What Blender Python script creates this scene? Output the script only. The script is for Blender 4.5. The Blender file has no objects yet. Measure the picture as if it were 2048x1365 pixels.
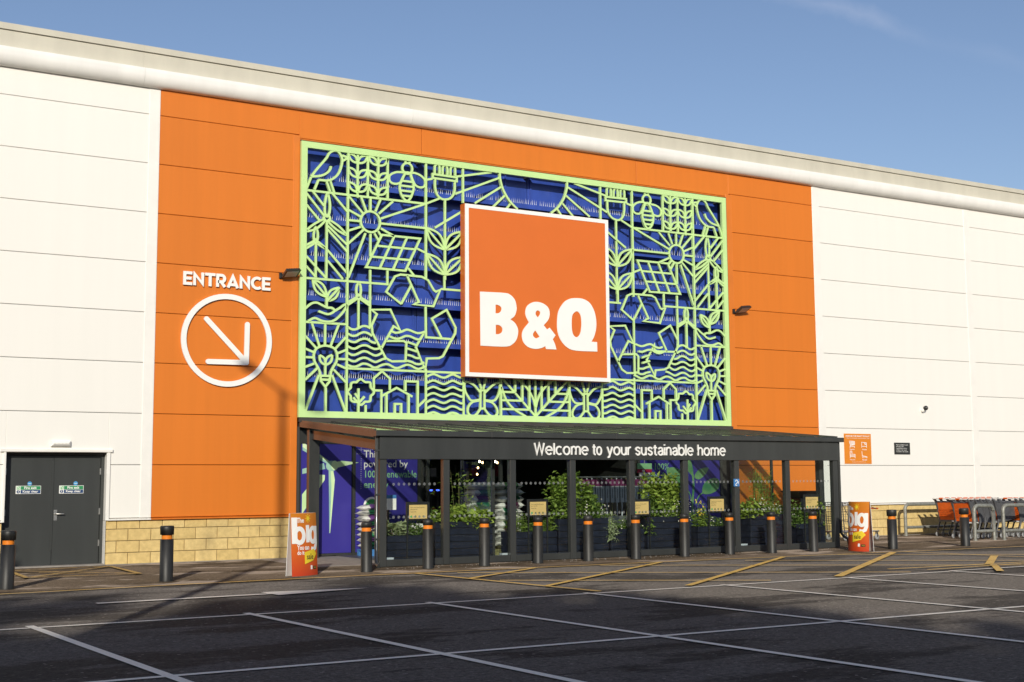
import bpy, bmesh, math, random
from mathutils import Vector, Matrix
from math import sin, cos, pi, radians, hypot, atan2
random.seed(7)
scene = bpy.context.scene
COL = scene.collection
# ------------------------------------------------------------------ camera
YAW, PITCH, ROLL = radians(-30.576), radians(6.235), radians(-0.3826)
fw = Vector((-sin(YAW)*cos(PITCH), cos(YAW)*cos(PITCH), sin(PITCH)))
rt = Vector((cos(YAW), sin(YAW), 0)); up = rt.cross(fw)
rt2 = cos(ROLL)*rt + sin(ROLL)*up; up2 = -sin(ROLL)*rt + cos(ROLL)*up
cam = bpy.data.objects.new('camera', bpy.data.cameras.new('camera')); COL.objects.link(cam)
cam.matrix_world = Matrix(((rt2.x, up2.x, -fw.x, -6.779), (rt2.y, up2.y, -fw.y, -25.340), (rt2.z, up2.z, -fw.z, 1.532), (0, 0, 0, 1)))
cam.data.sensor_width = 36; cam.data.lens = 2574.8/2048*36; cam.data.clip_end = 3000; cam.data.clip_start = .05
scene.camera = cam
# ------------------------------------------------------------------ sky, sun, exposure
SUN_AZ, SUN_EL = radians(29), radians(20.4)          # light travels towards +x +y, down
sun_dir = Vector((-sin(SUN_AZ)*cos(SUN_EL), -cos(SUN_AZ)*cos(SUN_EL), sin(SUN_EL)))   # towards the sun
world = bpy.data.worlds.new('World'); scene.world = world; world.use_nodes = True
wn, wl = world.node_tree.nodes, world.node_tree.links
bg = wn['Background']; bg.inputs['Strength'].default_value = 0.125
sky = wn.new('ShaderNodeTexSky'); sky.sky_type = 'NISHITA'; sky.sun_disc = False
sky.sun_elevation = SUN_EL; sky.sun_rotation = atan2(sun_dir.x, sun_dir.y)
sky.air_density = 1.0; sky.dust_density = 1.1; sky.ozone_density = 2.6
def wmath(op, a, b=None, clamp=False):
    n = wn.new('ShaderNodeMath'); n.operation = op; n.use_clamp = clamp
    for i, v in enumerate((a, b)):
        if v is None: continue
        if isinstance(v, (int, float)): n.inputs[i].default_value = v
        else: wl.new(v, n.inputs[i])
    return n.outputs[0]
tc = wn.new('ShaderNodeTexCoord')
d1, d2 = Vector((.6482, .6763, .3501)), Vector((.7583, .5822, .2932))
cn = d1.cross(d2).normalized()
dot = wn.new('ShaderNodeVectorMath'); dot.operation = 'DOT_PRODUCT'; dot.inputs[1].default_value = cn
wl.new(tc.outputs['Generated'], dot.inputs[0])
nz = wn.new('ShaderNodeTexNoise'); nz.inputs['Scale'].default_value = 22; nz.inputs['Detail'].default_value = 5; nz.inputs['Roughness'].default_value = .6
wl.new(tc.outputs['Generated'], nz.inputs['Vector'])
off = wmath('MULTIPLY', wmath('SUBTRACT', nz.outputs['Fac'], .5), .022)
band = wmath('SUBTRACT', 1.0, wmath('DIVIDE', wmath('ABSOLUTE', wmath('ADD', dot.outputs['Value'], off)), .0085), True)
nz2 = wn.new('ShaderNodeTexNoise'); nz2.inputs['Scale'].default_value = 11; nz2.inputs['Detail'].default_value = 2
wl.new(tc.outputs['Generated'], nz2.inputs['Vector'])
gap = wmath('MULTIPLY', wmath('SUBTRACT', nz2.outputs['Fac'], .38), 4.0, True)
trail = wmath('MULTIPLY', wmath('MULTIPLY', band, gap), .10)
hz = wn.new('ShaderNodeTexNoise'); hz.inputs['Scale'].default_value = 2.2; hz.inputs['Detail'].default_value = 3
wl.new(tc.outputs['Generated'], hz.inputs['Vector'])
mixc = wn.new('ShaderNodeMix'); mixc.data_type = 'RGBA'; mixc.blend_type = 'MIX'
wl.new(trail, mixc.inputs['Factor']); wl.new(sky.outputs['Color'], mixc.inputs['A']); mixc.inputs['B'].default_value = (7.5, 8.0, 8.6, 1)
tint = wn.new('ShaderNodeMix'); tint.data_type = 'RGBA'; tint.blend_type = 'MULTIPLY'; tint.inputs['Factor'].default_value = 1; tint.inputs['B'].default_value = (1.09, 1.0, 1.02, 1)
wl.new(mixc.outputs['Result'], tint.inputs['A']); wl.new(tint.outputs['Result'], bg.inputs['Color'])
sl = bpy.data.lights.new('sun', 'SUN'); sl.energy = 3.9; sl.angle = radians(.6); sl.color = (1.0, .95, .825)
so = bpy.data.objects.new('sun', sl); COL.objects.link(so); so.location = (-30, -60, 40)
so.rotation_euler = (-sun_dir).to_track_quat('-Z', 'Y').to_euler()
vs = scene.view_settings; vs.view_transform = 'Standard'; vs.look = 'None'; vs.gamma = 1; vs.exposure = -0.12; vs.use_curve_mapping = False
# ------------------------------------------------------------------ materials
MATS = {}
def nodes_of(name):
    m = bpy.data.materials.new(name); m.use_nodes = True
    nt = m.node_tree; b = nt.nodes['Principled BSDF']
    MATS[name] = m
    return m, nt, b
def N(nt, t, **kw):
    n = nt.nodes.new(t)
    for k, v in kw.items(): setattr(n, k, v)
    return n
def ramp(nt, fac, stops):
    r = N(nt, 'ShaderNodeValToRGB'); e = r.color_ramp.elements
    while len(e) < len(stops): e.new(.5)
    for i, (p, c) in enumerate(stops):
        e[i].position = p; e[i].color = (*c, 1) if len(c) == 3 else c
    nt.links.new(fac, r.inputs[0]); return r.outputs[0]
def pos(nt, scale=(1, 1, 1)):
    g = N(nt, 'ShaderNodeNewGeometry'); mp = N(nt, 'ShaderNodeMapping'); mp.inputs['Scale'].default_value = scale
    nt.links.new(g.outputs['Position'], mp.inputs['Vector']); return mp.outputs[0]
def noise(nt, vec, scale, detail=4, rough=.55):
    n = N(nt, 'ShaderNodeTexNoise'); n.inputs['Scale'].default_value = scale; n.inputs['Detail'].default_value = detail; n.inputs['Roughness'].default_value = rough
    nt.links.new(vec, n.inputs['Vector']); return n.outputs['Fac']
def mixrgb(nt, fac, a, b, mode='MIX'):
    m = N(nt, 'ShaderNodeMix', data_type='RGBA', blend_type=mode)
    for s, v in (('Factor', fac), ('A', a), ('B', b)):
        if isinstance(v, (int, float)): m.inputs[s].default_value = v
        elif isinstance(v, tuple): m.inputs[s].default_value = (*v, 1)
        else: nt.links.new(v, m.inputs[s])
    return m.outputs['Result']
def bump(nt, b, h, strength, dist=.01):
    n = N(nt, 'ShaderNodeBump'); n.inputs['Strength'].default_value = strength; n.inputs['Distance'].default_value = dist
    nt.links.new(h, n.inputs['Height']); nt.links.new(n.outputs[0], b.inputs['Normal'])
def paint(name, col, rough=.45, var=.06, scale=1.5, metallic=0, coat=0, streak=False, bumps=0, spec=.5):
    m, nt, b = nodes_of(name)
    v = pos(nt, (1, 1, .18) if streak else (1, 1, 1))
    f = noise(nt, v, scale, 6, .6)
    lo = tuple(c*(1-var*1.6) for c in col); hi = tuple(min(1, c*(1+var)) for c in col)
    nt.links.new(ramp(nt, f, [(.3, lo), (.65, hi)]), b.inputs['Base Color'])
    b.inputs['Roughness'].default_value = rough; b.inputs['Metallic'].default_value = metallic
    b.inputs['Coat Weight'].default_value = coat; b.inputs['Specular IOR Level'].default_value = spec
    if bumps: bump(nt, b, noise(nt, pos(nt), 60, 3), bumps, .004)
    return m
def cladding(name, col, var, ribs):
    m, nt, b = nodes_of(name)
    # every panel a whisker different, plus faint run-off streaks
    oi = N(nt, 'ShaderNodeObjectInfo')
    f = noise(nt, pos(nt, (2.2, 1, .12)), 1.6, 6, .6)
    lo = tuple(c*(1-var) for c in col); hi = tuple(min(1, c*(1+var*.4)) for c in col)
    c1 = ramp(nt, f, [(.28, lo), (.62, hi)])
    hs = N(nt, 'ShaderNodeHueSaturation'); nt.links.new(c1, hs.inputs['Color'])
    mr = N(nt, 'ShaderNodeMapRange'); mr.inputs['To Min'].default_value = 1-var*.45; mr.inputs['To Max'].default_value = 1+var*.3
    nt.links.new(oi.outputs['Random'], mr.inputs['Value']); nt.links.new(mr.outputs[0], hs.inputs['Value'])
    nt.links.new(hs.outputs[0], b.inputs['Base Color'])
    b.inputs['Roughness'].default_value = .42; b.inputs['Specular IOR Level'].default_value = .35
    w = N(nt, 'ShaderNodeTexWave', wave_type='BANDS', bands_direction='Z'); w.inputs['Scale'].default_value = 3.3; w.inputs['Distortion'].default_value = 0
    nt.links.new(pos(nt), w.inputs['Vector'])
    w2 = noise(nt, pos(nt, (.6, 1, .6)), 1.2, 2)
    ad = N(nt, 'ShaderNodeMath', operation='MULTIPLY_ADD'); nt.links.new(w.outputs['Fac'], ad.inputs[0]); ad.inputs[1].default_value = ribs; nt.links.new(w2, ad.inputs[2])
    bump(nt, b, ad.outputs[0], .12, .02)
    return m
cladding('white_cladding', (.845, .82, .762), .014, .05)
cladding('orange_cladding', (.68, .187, .021), .05, .10)
paint('white_trim', (.845, .82, .765), .4, .03, 2)
paint('orange_trim', (.68, .187, .021), .42, .04, 2)
paint('eaves_white', (.85, .83, .785), .32, .035, 3, streak=True)
paint('parapet_beige', (.56, .53, .435), .5, .05, 2, streak=True)
paint('core_dark', (.05, .045, .04), .8)
paint('logo_orange', (.69, .155, .022), .4, .02, 1)
paint('logo_white', (.87, .86, .82), .45, .02, 1)
paint('sign_white', (.87, .86, .82), .4, .02, 1)
paint('lime_paint', (.55, .78, .32), .38, .03, 2)
paint('louvre_blue', (.032, .072, .36), .32, .14, 2.5, streak=True)
paint('spike_plastic', (.78, .82, .86), .25, .1, 9)
paint('dark_paint', (.044, .046, .045), .24, .10, 2.5, coat=.35, streak=True)
paint('roof_metal', (.06, .062, .058), .22, .2, 3, coat=.4)
paint('door_grey', (.040, .043, .041), .42, .08, 3, streak=True)
paint('steel', (.55, .54, .51), .35, .1, 20, metallic=.9)
paint('galvanised', (.27, .27, .235), .5, .2, 14, metallic=.3)
paint('chrome', (.62, .62, .6), .22, .1, 20, metallic=1)
paint('black_plastic', (.022, .022, .022), .38, .2, 8)
paint('bollard_black', (.020, .019, .017), .5, .55, 9, streak=True, bumps=.2)
paint('bollard_orange', (.80, .22, .015), .35, .05, 8)
paint('vinyl_blue', (.045, .036, .28), .3, .03, 2)
paint('planter_navy', (.012, .015, .028), .42, .3, 5)
paint('soil', (.03, .02, .012), .95, .3, 30)
paint('concrete_slab', (.30, .27, .24), .85, .15, 6)
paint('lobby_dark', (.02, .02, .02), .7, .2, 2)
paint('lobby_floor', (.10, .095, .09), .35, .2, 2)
paint('shelf_grey', (.10, .10, .10), .5, .1, 3)
paint('placard_cream', (.72, .50, .19), .55, .04, 4)
paint('ink_black', (.02, .02, .02), .5)
paint('ink_green', (.10, .42, .14), .5)
paint('badge_green', (.05, .33, .09), .5)
paint('pale_green', (.28, .58, .30), .5)
paint('sign_green', (.03, .27, .10), .4)
paint('sign_blue', (.02, .06, .17), .4)
paint('sticker_blue', (.08, .33, .62), .4)
paint('sticker_mid_blue', (.06, .20, .46), .35)
paint('sign_orange', (.74, .24, .02), .45, .03)
paint('sign_black', (.03, .03, .027), .5)
paint('yellow_print', (.85, .62, .03), .45, .03)
paint('red_print', (.35, .01, .06), .45)
paint('trolley_grey', (.085, .085, .09), .42, .15, 6)
paint('trolley_orange', (.72, .12, .012), .35, .1, 6)
paint('wheel_grey', (.30, .30, .30), .5, .1, 9)
paint('bag_white', (.74, .74, .70), .3, .1, 8)
paint('bag_purple', (.14, .05, .20), .3, .3, 12)
paint('bag_green', (.03, .18, .08), .3, .3, 12)
paint('label_grey', (.50, .55, .60), .45, .1, 9)
paint('tool_purple', (.16, .03, .10), .4, .2, 8)
paint('cane', (.20, .19, .08), .7, .2, 20)
paint('white_petal', (.80, .74, .64), .6, .06, 20)
paint('yellow_petal', (.75, .55, .06), .6, .1, 20)
paint('bark', (.10, .075, .05), .9, .3, 8, bumps=.6)
paint('line_white_raw', (.5, .5, .5), .7)
def emis(name, col, s):
    m, nt, b = nodes_of(name); b.inputs['Base Color'].default_value = (*col, 1); b.inputs['Emission Color'].default_value = (*col, 1); b.inputs['Emission Strength'].default_value = s
emis('bulb_warm', (1, .62, .28), 9); emis('bulb_white', (1, .93, .8), 8); emis('lamp_blue', (.05, .12, 1), 5); emis('lamp_red', (1, .14, .03), 1.2)
def mk_board():
    # orange-to-red printed face of the A boards (the print itself fades to red at its foot)
    m, nt, b = nodes_of('board_print')
    t = N(nt, 'ShaderNodeTexCoord'); sp = N(nt, 'ShaderNodeSeparateXYZ'); nt.links.new(t.outputs['Object'], sp.inputs[0])
    nt.links.new(ramp(nt, sp.outputs['Z'], [(0, (.55, .05, .012)), (.45, (.66, .13, .012)), (1.0, (.62, .20, .01))]), b.inputs['Base Color'])
    b.inputs['Roughness'].default_value = .35
mk_board()
def mk_block():
    m, nt, b = nodes_of('buff_block')
    oi = N(nt, 'ShaderNodeObjectInfo')
    base = ramp(nt, oi.outputs['Random'], [(0, (.69, .51, .21)), (.2, (.75, .555, .235)), (1, (.79, .60, .27))])
    f = noise(nt, pos(nt), 9, 6, .65)
    c = mixrgb(nt, .75, base, ramp(nt, f, [(.3, (.66, .64, .60)), (.7, (1, 1, 1))]), 'MULTIPLY')
    d = noise(nt, pos(nt, (1, 1, .5)), 1.4, 5)
    c = mixrgb(nt, ramp(nt, d, [(.56, (0, 0, 0)), (.75, (.35, .35, .35))]), c, (.22, .17, .09))
    nt.links.new(c, b.inputs['Base Color']); b.inputs['Roughness'].default_value = .92; b.inputs['Specular IOR Level'].default_value = .2
    bump(nt, b, noise(nt, pos(nt), 70, 6, .7), .7, .006)
mk_block(); paint('mortar', (.33, .26, .15), .95, .15, 10)
def mk_asphalt(name, base, warm, patch_dark, moss, pale=None):
    m, nt, b = nodes_of(name)
    P = pos(nt)
    big = noise(nt, pos(nt, (.38, 1.0, 1)), .6, 9, .68)          # drained, damp patches drawn out along the bays
    mid = noise(nt, P, 2.3, 6, .65)
    fine = noise(nt, P, 60, 3, .7)
    grit = N(nt, 'ShaderNodeTexVoronoi'); grit.inputs['Scale'].default_value = 38; nt.links.new(P, grit.inputs['Vector'])
    c = ramp(nt, mid, [(.28, tuple(x*.78 for x in base)), (.7, tuple(x*1.2 for x in base))])
    c = mixrgb(nt, ramp(nt, noise(nt, P, .22, 3), [(.42, (0, 0, 0)), (.62, (1, 1, 1))]), c, warm)
    pm = ramp(nt, big, [(.505, (0, 0, 0)), (.55, (1, 1, 1))])
    c = mixrgb(nt, pm, c, tuple(x*patch_dark for x in base))
    c = mixrgb(nt, .55, c, ramp(nt, fine, [(.3, (.35, .35, .35)), (.75, (1.75, 1.75, 1.75))]), 'MULTIPLY')
    cg = noise(nt, P, 17, 6, .8)
    c = mixrgb(nt, .8, c, ramp(nt, cg, [(.34, (.32, .32, .32)), (.66, (1.65, 1.65, 1.65))]), 'MULTIPLY')
    gm = ramp(nt, grit.outputs['Color'], [(.88, (0, 0, 0)), (.95, (.7, .7, .7))])
    c = mixrgb(nt, gm, c, tuple(x*2.6 for x in base))
    if pale:
        pn = ramp(nt, noise(nt, pos(nt, (.55, 1.3, 1)), .8, 6, .6), [(.545, (0, 0, 0)), (.575, (1, 1, 1))])
        c = mixrgb(nt, pn, c, mixrgb(nt, .6, pale, ramp(nt, fine, [(.25, (.6, .6, .6)), (.8, (1.3, 1.3, 1.3))]), 'MULTIPLY'))
    if moss:
        mm = ramp(nt, noise(nt, P, 3.5, 7, .7), [(.56, (0, 0, 0)), (.72, (.8, .8, .8))])
        c = mixrgb(nt, mm, c, moss)
    nt.links.new(c, b.inputs['Base Color'])
    rr = ramp(nt, pm, [(0, (.88, .88, .88)), (1, (.80, .80, .80))]); nt.links.new(rr, b.inputs['Roughness'])
    b.inputs['Specular IOR Level'].default_value = .03; b.inputs['Diffuse Roughness'].default_value = 1.0
    h = mixrgb(nt, .5, fine, grit.outputs['Distance'])
    bump(nt, b, h, .55, .008)
mk_asphalt('asphalt', (.112, .098, .088), (.118, .103, .090), .46, None)
mk_asphalt('footway_asphalt', (.092, .068, .047), (.12, .09, .066), .6, (.050, .040, .020), (.24, .19, .15))
def mk_line(name, col, wear, under):
    m, nt, b = nodes_of(name)
    P = pos(nt)
    f = noise(nt, P, 14, 8, .75); g2 = noise(nt, P, 1.1, 3)
    ad = N(nt, 'ShaderNodeMath', operation='MULTIPLY_ADD'); nt.links.new(g2, ad.inputs[0]); ad.inputs[1].default_value = .5; nt.links.new(f, ad.inputs[2])
    mk = ramp(nt, ad.outputs[0], [(wear, (0, 0, 0)), (wear+.10, (1, 1, 1))])
    c = mixrgb(nt, mk, under, ramp(nt, noise(nt, P, 45, 3), [(.3, tuple(x*.86 for x in col)), (.7, col)]))
    nt.links.new(c, b.inputs['Base Color']); b.inputs['Roughness'].default_value = .75
mk_line('line_white', (.95, .86, .73), .36, (.42, .385, .33))
mk_line('line_yellow', (.86, .53, .12), .45, (.22, .16, .09))
mk_line('line_yellow_faint', (.55, .34, .08), .64, (.10, .078, .055))
def front_only(nt, fac):
    # the thin pane reflects at its outer face; the inner face of the same sheet just transmits
    g = N(nt, 'ShaderNodeNewGeometry'); m = N(nt, 'ShaderNodeMath', operation='SUBTRACT'); m.inputs[0].default_value = 1; nt.links.new(g.outputs['Backfacing'], m.inputs[1])
    p = N(nt, 'ShaderNodeMath', operation='MULTIPLY'); nt.links.new(fac, p.inputs[0]); nt.links.new(m.outputs[0], p.inputs[1]); return p.outputs[0]
def mk_glass():
    m, nt, b = nodes_of('pane_glass')
    nt.nodes.remove(b); out = nt.nodes['Material Output']
    tr = N(nt, 'ShaderNodeBsdfTransparent'); tr.inputs[0].default_value = (.95, .97, .96, 1)
    gl = N(nt, 'ShaderNodeBsdfGlossy'); gl.inputs['Roughness'].default_value = .02
    fr = N(nt, 'ShaderNodeFresnel'); fr.inputs[0].default_value = 1.45
    mx = N(nt, 'ShaderNodeMixShader'); nt.links.new(front_only(nt, fr.outputs[0]), mx.inputs[0]); nt.links.new(tr.outputs[0], mx.inputs[1]); nt.links.new(gl.outputs[0], mx.inputs[2])
    nt.links.new(mx.outputs[0], out.inputs['Surface'])
mk_glass()
def mk_roof_glass():
    m, nt, b = nodes_of('roof_glass')
    nt.nodes.remove(b); out = nt.nodes['Material Output']
    f = noise(nt, pos(nt, (6, 1, 1)), 1.5, 4)
    tr = N(nt, 'ShaderNodeBsdfTransparent'); nt.links.new(ramp(nt, f, [(.3, (.80, .83, .80)), (.7, (.93, .96, .93))]), tr.inputs[0])
    df = N(nt, 'ShaderNodeBsdfDiffuse'); df.inputs[0].default_value = (.16, .16, .13, 1)
    gl = N(nt, 'ShaderNodeBsdfGlossy'); gl.inputs['Roughness'].default_value = .06
    m0 = N(nt, 'ShaderNodeMixShader'); m0.inputs[0].default_value = .08; nt.links.new(tr.outputs[0], m0.inputs[1]); nt.links.new(df.outputs[0], m0.inputs[2])
    fr = N(nt, 'ShaderNodeFresnel'); fr.inputs[0].default_value = 1.5
    mx = N(nt, 'ShaderNodeMixShader'); nt.links.new(front_only(nt, fr.outputs[0]), mx.inputs[0]); nt.links.new(m0.outputs[0], mx.inputs[1]); nt.links.new(gl.outputs[0], mx.inputs[2])
    nt.links.new(mx.outputs[0], out.inputs['Surface'])
mk_roof_glass()
def mk_dot():
    m, nt, b = nodes_of('frosted_dot')
    b.inputs['Base Color'].default_value = (.30, .31, .31, 1); b.inputs['Alpha'].default_value = .42; b.inputs['Roughness'].default_value = .6
mk_dot()
def mk_leaf(name, dark, light, trans=.3):
    m, nt, b = nodes_of(name)
    g = N(nt, 'ShaderNodeNewGeometry')
    c = ramp(nt, g.outputs['Random Per Island'], [(0, dark), (.6, tuple((a+2*x)/3 for a, x in zip(dark, light))), (1, light)])
    nt.links.new(c, b.inputs['Base Color']); b.inputs['Roughness'].default_value = .5; b.inputs['Specular IOR Level'].default_value = .35
    t = N(nt, 'ShaderNodeBsdfTranslucent'); nt.links.new(c, t.inputs[0])
    mx = N(nt, 'ShaderNodeMixShader'); mx.inputs[0].default_value = trans
    nt.links.new(b.outputs[0], mx.inputs[1]); nt.links.new(t.outputs[0], mx.inputs[2]); nt.links.new(mx.outputs[0], nt.nodes['Material Output'].inputs['Surface'])
mk_leaf('leaf_mid', (.08, .15, .022), (.30, .42, .07)); mk_leaf('leaf_deep', (.05, .11, .022), (.21, .32, .06)); mk_leaf('leaf_sage', (.24, .30, .15), (.46, .52, .30)); mk_leaf('leaf_lime', (.16, .25, .03), (.42, .52, .10)); mk_leaf('leaf_tree', (.03, .06, .012), (.09, .13, .03))
def mk_print_plant(name, a, b_, axis_scale):
    m, nt, b = nodes_of(name)
    f = noise(nt, pos(nt, axis_scale), 1.3, 3)
    nt.links.new(ramp(nt, f, [(.35, a), (.65, b_)]), b.inputs['Base Color']); b.inputs['Roughness'].default_value = .35
mk_print_plant('print_leaf', (.06, .22, .10), (.22, .42, .18), (1.5, 1, 2))
mk_print_plant('print_blade_light', (.55, .80, .40), (.75, .90, .58), (3, 1, .6))
mk_print_plant('print_blade_shade', (.20, .40, .46), (.38, .62, .46), (3, 1, .8))
# ------------------------------------------------------------------ mesh helpers
class MB:
    def __init__(s): s.v = []; s.f = []; s.smooth = []
    def add(s, vs, fs, sm=False):
        o = len(s.v); s.v += [tuple(v) for v in vs]
        s.f += [tuple(o+i for i in f) for f in fs]; s.smooth += [sm]*len(fs); return s
    def box(s, x0, x1, y0, y1, z0, z1):
        return s.add([(x0,y0,z0),(x1,y0,z0),(x1,y1,z0),(x0,y1,z0),(x0,y0,z1),(x1,y0,z1),(x1,y1,z1),(x0,y1,z1)],
                     [(0,3,2,1),(4,5,6,7),(0,1,5,4),(1,2,6,5),(2,3,7,6),(3,0,4,7)])
    def cbox(s, x0, x1, y0, y1, z0, z1, c):
        # box with a chamfered front (towards -y): cheap rounded-edge panel
        return s.add([(x0,y1,z0),(x1,y1,z0),(x1,y1,z1),(x0,y1,z1),(x0,y0+c,z0),(x1,y0+c,z0),(x1,y0+c,z1),(x0,y0+c,z1),
                      (x0+c,y0,z0+c),(x1-c,y0,z0+c),(x1-c,y0,z1-c),(x0+c,y0,z1-c)],
                     [(3,2,1,0),(0,1,5,4),(1,2,6,5),(2,3,7,6),(3,0,4,7),(4,5,9,8),(5,6,10,9),(6,7,11,10),(7,4,8,11),(8,9,10,11)])
    def prism(s, poly, a0, a1, axis='y'):
        # poly in (x,z) extruded along y, or (x,y) along z, or (y,z) along x
        def P(u, w, a): return {'y': (u, a, w), 'z': (u, w, a), 'x': (a, u, w)}[axis]
        n = len(poly)
        return s.add([P(u, w, a0) for u, w in poly] + [P(u, w, a1) for u, w in poly],
                     [tuple(range(n)), tuple(range(2*n-1, n-1, -1))] + [(i, n+i, n+(i+1) % n, (i+1) % n) for i in range(n)])
    def tube(s, path, r, n=8, cap=True):
        path = [Vector(p) for p in path]; rs = r if isinstance(r, (list, tuple)) else [r]*len(path)
        vs = []; prev = None
        for i, p in enumerate(path):
            d = (path[min(i+1, len(path)-1)] - path[max(i-1, 0)]).normalized()
            if prev is None:
                a = d.orthogonal().normalized()
            else:
                a = (prev - d*prev.dot(d)); a = a.normalized() if a.length > 1e-6 else d.orthogonal().normalized()
            prev = a; b = d.cross(a)
            vs += [p + rs[i]*(cos(2*pi*k/n)*a + sin(2*pi*k/n)*b) for k in range(n)]
        fs = [(i*n+k, i*n+(k+1) % n, (i+1)*n+(k+1) % n, (i+1)*n+k) for i in range(len(path)-1) for k in range(n)]
        s.add(vs, fs, True)
        if cap: s.add(vs[:n], [tuple(range(n-1, -1, -1))]); s.add(vs[-n:], [tuple(range(n))])
        return s
    def lathe(s, prof, c=(0, 0, 0), n=20, axis='z', sm=True):
        vs = []
        for r, h in prof:
            for k in range(n):
                a = 2*pi*k/n; u, w = r*cos(a), r*sin(a)
                vs.append({'z': (c[0]+u, c[1]+w, c[2]+h), 'y': (c[0]+u, c[1]+h, c[2]+w), 'x': (c[0]+h, c[1]+u, c[2]+w)}[axis])
        fs = [(i*n+k, i*n+(k+1) % n, (i+1)*n+(k+1) % n, (i+1)*n+k) for i in range(len(prof)-1) for k in range(n)]
        return s.add(vs, fs, sm)
    def ribbon(s, pts, w, y0, y1, closed=False, capr=False):
        # 2-D stroke in the x-z plane with mitred joins, extruded from y0 (front) to y1
        P = [Vector(p) for p in pts]; Q = [P[0]]
        for p in P[1:]:
            if (p-Q[-1]).length > 1e-4: Q.append(p)
        if closed and (Q[0]-Q[-1]).length < 1e-4: Q.pop()
        n = len(Q)
        if n < 2: return s
        L = []; R = []
        for i in range(n):
            a = Q[i-1] if (i > 0 or closed) else None; b = Q[(i+1) % n] if (i < n-1 or closed) else None
            d1 = (Q[i]-a).normalized() if a is not None else None; d2 = (b-Q[i]).normalized() if b is not None else None
            if d1 is None: d1 = d2
            if d2 is None: d2 = d1
            n1 = Vector((-d1.y, d1.x)); n2 = Vector((-d2.y, d2.x)); m = n1+n2
            if m.length < .3: m = n1; k = 1
            else:
                m.normalize(); k = min(1/max(.35, m.dot(n1)), 2.2)
            L.append(Q[i]+m*w/2*k); R.append(Q[i]-m*w/2*k)
        vs = [(p.x, y0, p.y) for p in L]+[(p.x, y0, p.y) for p in R]+[(p.x, y1, p.y) for p in L]+[(p.x, y1, p.y) for p in R]
        fs = []; m_ = n if closed else n-1
        for i in range(m_):
            j = (i+1) % n
            fs += [(i, n+i, n+j, j), (2*n+j, 3*n+j, 3*n+i, 2*n+i), (i, j, 2*n+j, 2*n+i), (n+j, n+i, 3*n+i, 3*n+j)]
        if not closed: fs += [(0, 2*n, 3*n, n), (n-1, 2*n-1, 4*n-1, 3*n-1)]
        return s.add(vs, fs)
    def xf(s, M):
        s.v = [tuple(M @ Vector(v)) for v in s.v]; return s
    def mesh(s, name, mat, org=(0, 0, 0)):
        me = bpy.data.meshes.new(name)
        me.from_pydata([(a-org[0], b-org[1], c-org[2]) for a, b, c in s.v], [], s.f)
        if any(s.smooth): me.polygons.foreach_set('use_smooth', s.smooth)
        me.materials.append(MATS[mat]); me.update(); return me
    def build(s, name, mat, parent=None, org=None):
        o0 = W.get(parent, (0, 0, 0)) if parent else (org or (0, 0, 0))
        return link(name, s.mesh(name, mat, o0), parent, (0, 0, 0) if parent else o0, o0)
W = {}
def link(name, me, parent=None, loc=(0, 0, 0), world=None):
    o = bpy.data.objects.new(name, me); COL.objects.link(o)
    if parent: o.parent = parent
    o.location = loc; W[o] = world if world is not None else tuple(a+b for a, b in zip(loc, W.get(parent, (0, 0, 0))))
    return o
def tag(o, label=None, cat=None, group=None, kind=None):
    for k, v in (('label', label), ('category', cat), ('group', group), ('kind', kind)):
        if v: o[k] = v
    return o
def thing(name, label, cat, loc=(0, 0, 0), group=None):
    return tag(link(name, None, None, loc, tuple(loc)), label, cat, group)
def copy_tree(o, parent=None):
    c = o.copy(); COL.objects.link(c); c.parent = parent
    for ch in list(o.children): copy_tree(ch, c)
    return c
def catmull(pts, closed=False, k=5):
    P = [Vector(p[:2]) for p in pts]; n = len(P); out = []
    rng = range(n if closed else n-1)
    for i in rng:
        p1, p2 = P[i], P[(i+1) % n]
        p0 = P[i-1] if (i > 0 or closed) else 2*p1-p2
        p3 = P[(i+2) % n] if (i+2 < n or closed) else 2*p2-p1
        for j in range(k):
            t = j/k
            out.append(.5*((2*p1)+(p2-p0)*t+(2*p0-5*p1+4*p2-p3)*t*t+(3*p1-p0-3*p2+p3)*t**3))
    if not closed: out.append(P[-1])
    return [(p.x, p.y) for p in out]
def lens_pts(a, b, k):
    a, b = Vector(a), Vector(b); d = b-a; nrm = Vector((-d.y, d.x)); n = 8
    return [tuple(a+d*t/n+nrm*k*sin(pi*t/n)) for t in range(n+1)]
def corner_curve(pts, k=5):
    # closed outline whose third value marks sharp corners
    n = len(pts); ci = [i for i, p in enumerate(pts) if p[2]]
    if not ci: return catmull(pts, True, k)
    out = []
    for a, i in enumerate(ci):
        j = ci[(a+1) % len(ci)]; seg = [pts[i]]; m = i
        while True:
            m = (m+1) % n; seg.append(pts[m])
            if m == j: break
        out += catmull(seg, False, k)[:-1]
    return out
def curve_mesh(loops, y_front, depth):
    # filled 2-D outlines with holes -> solid letters standing in the x-z plane
    cu = bpy.data.curves.new('outline', 'CURVE'); cu.dimensions = '2D'; cu.fill_mode = 'BOTH'; cu.extrude = depth/2
    for lp in loops:
        sp = cu.splines.new('POLY'); sp.points.add(len(lp)-1); sp.use_cyclic_u = True
        for q, p in zip(sp.points, lp): q.co = (p[0], p[1], 0, 1)
    return _grab(cu, y_front+depth/2)
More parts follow.
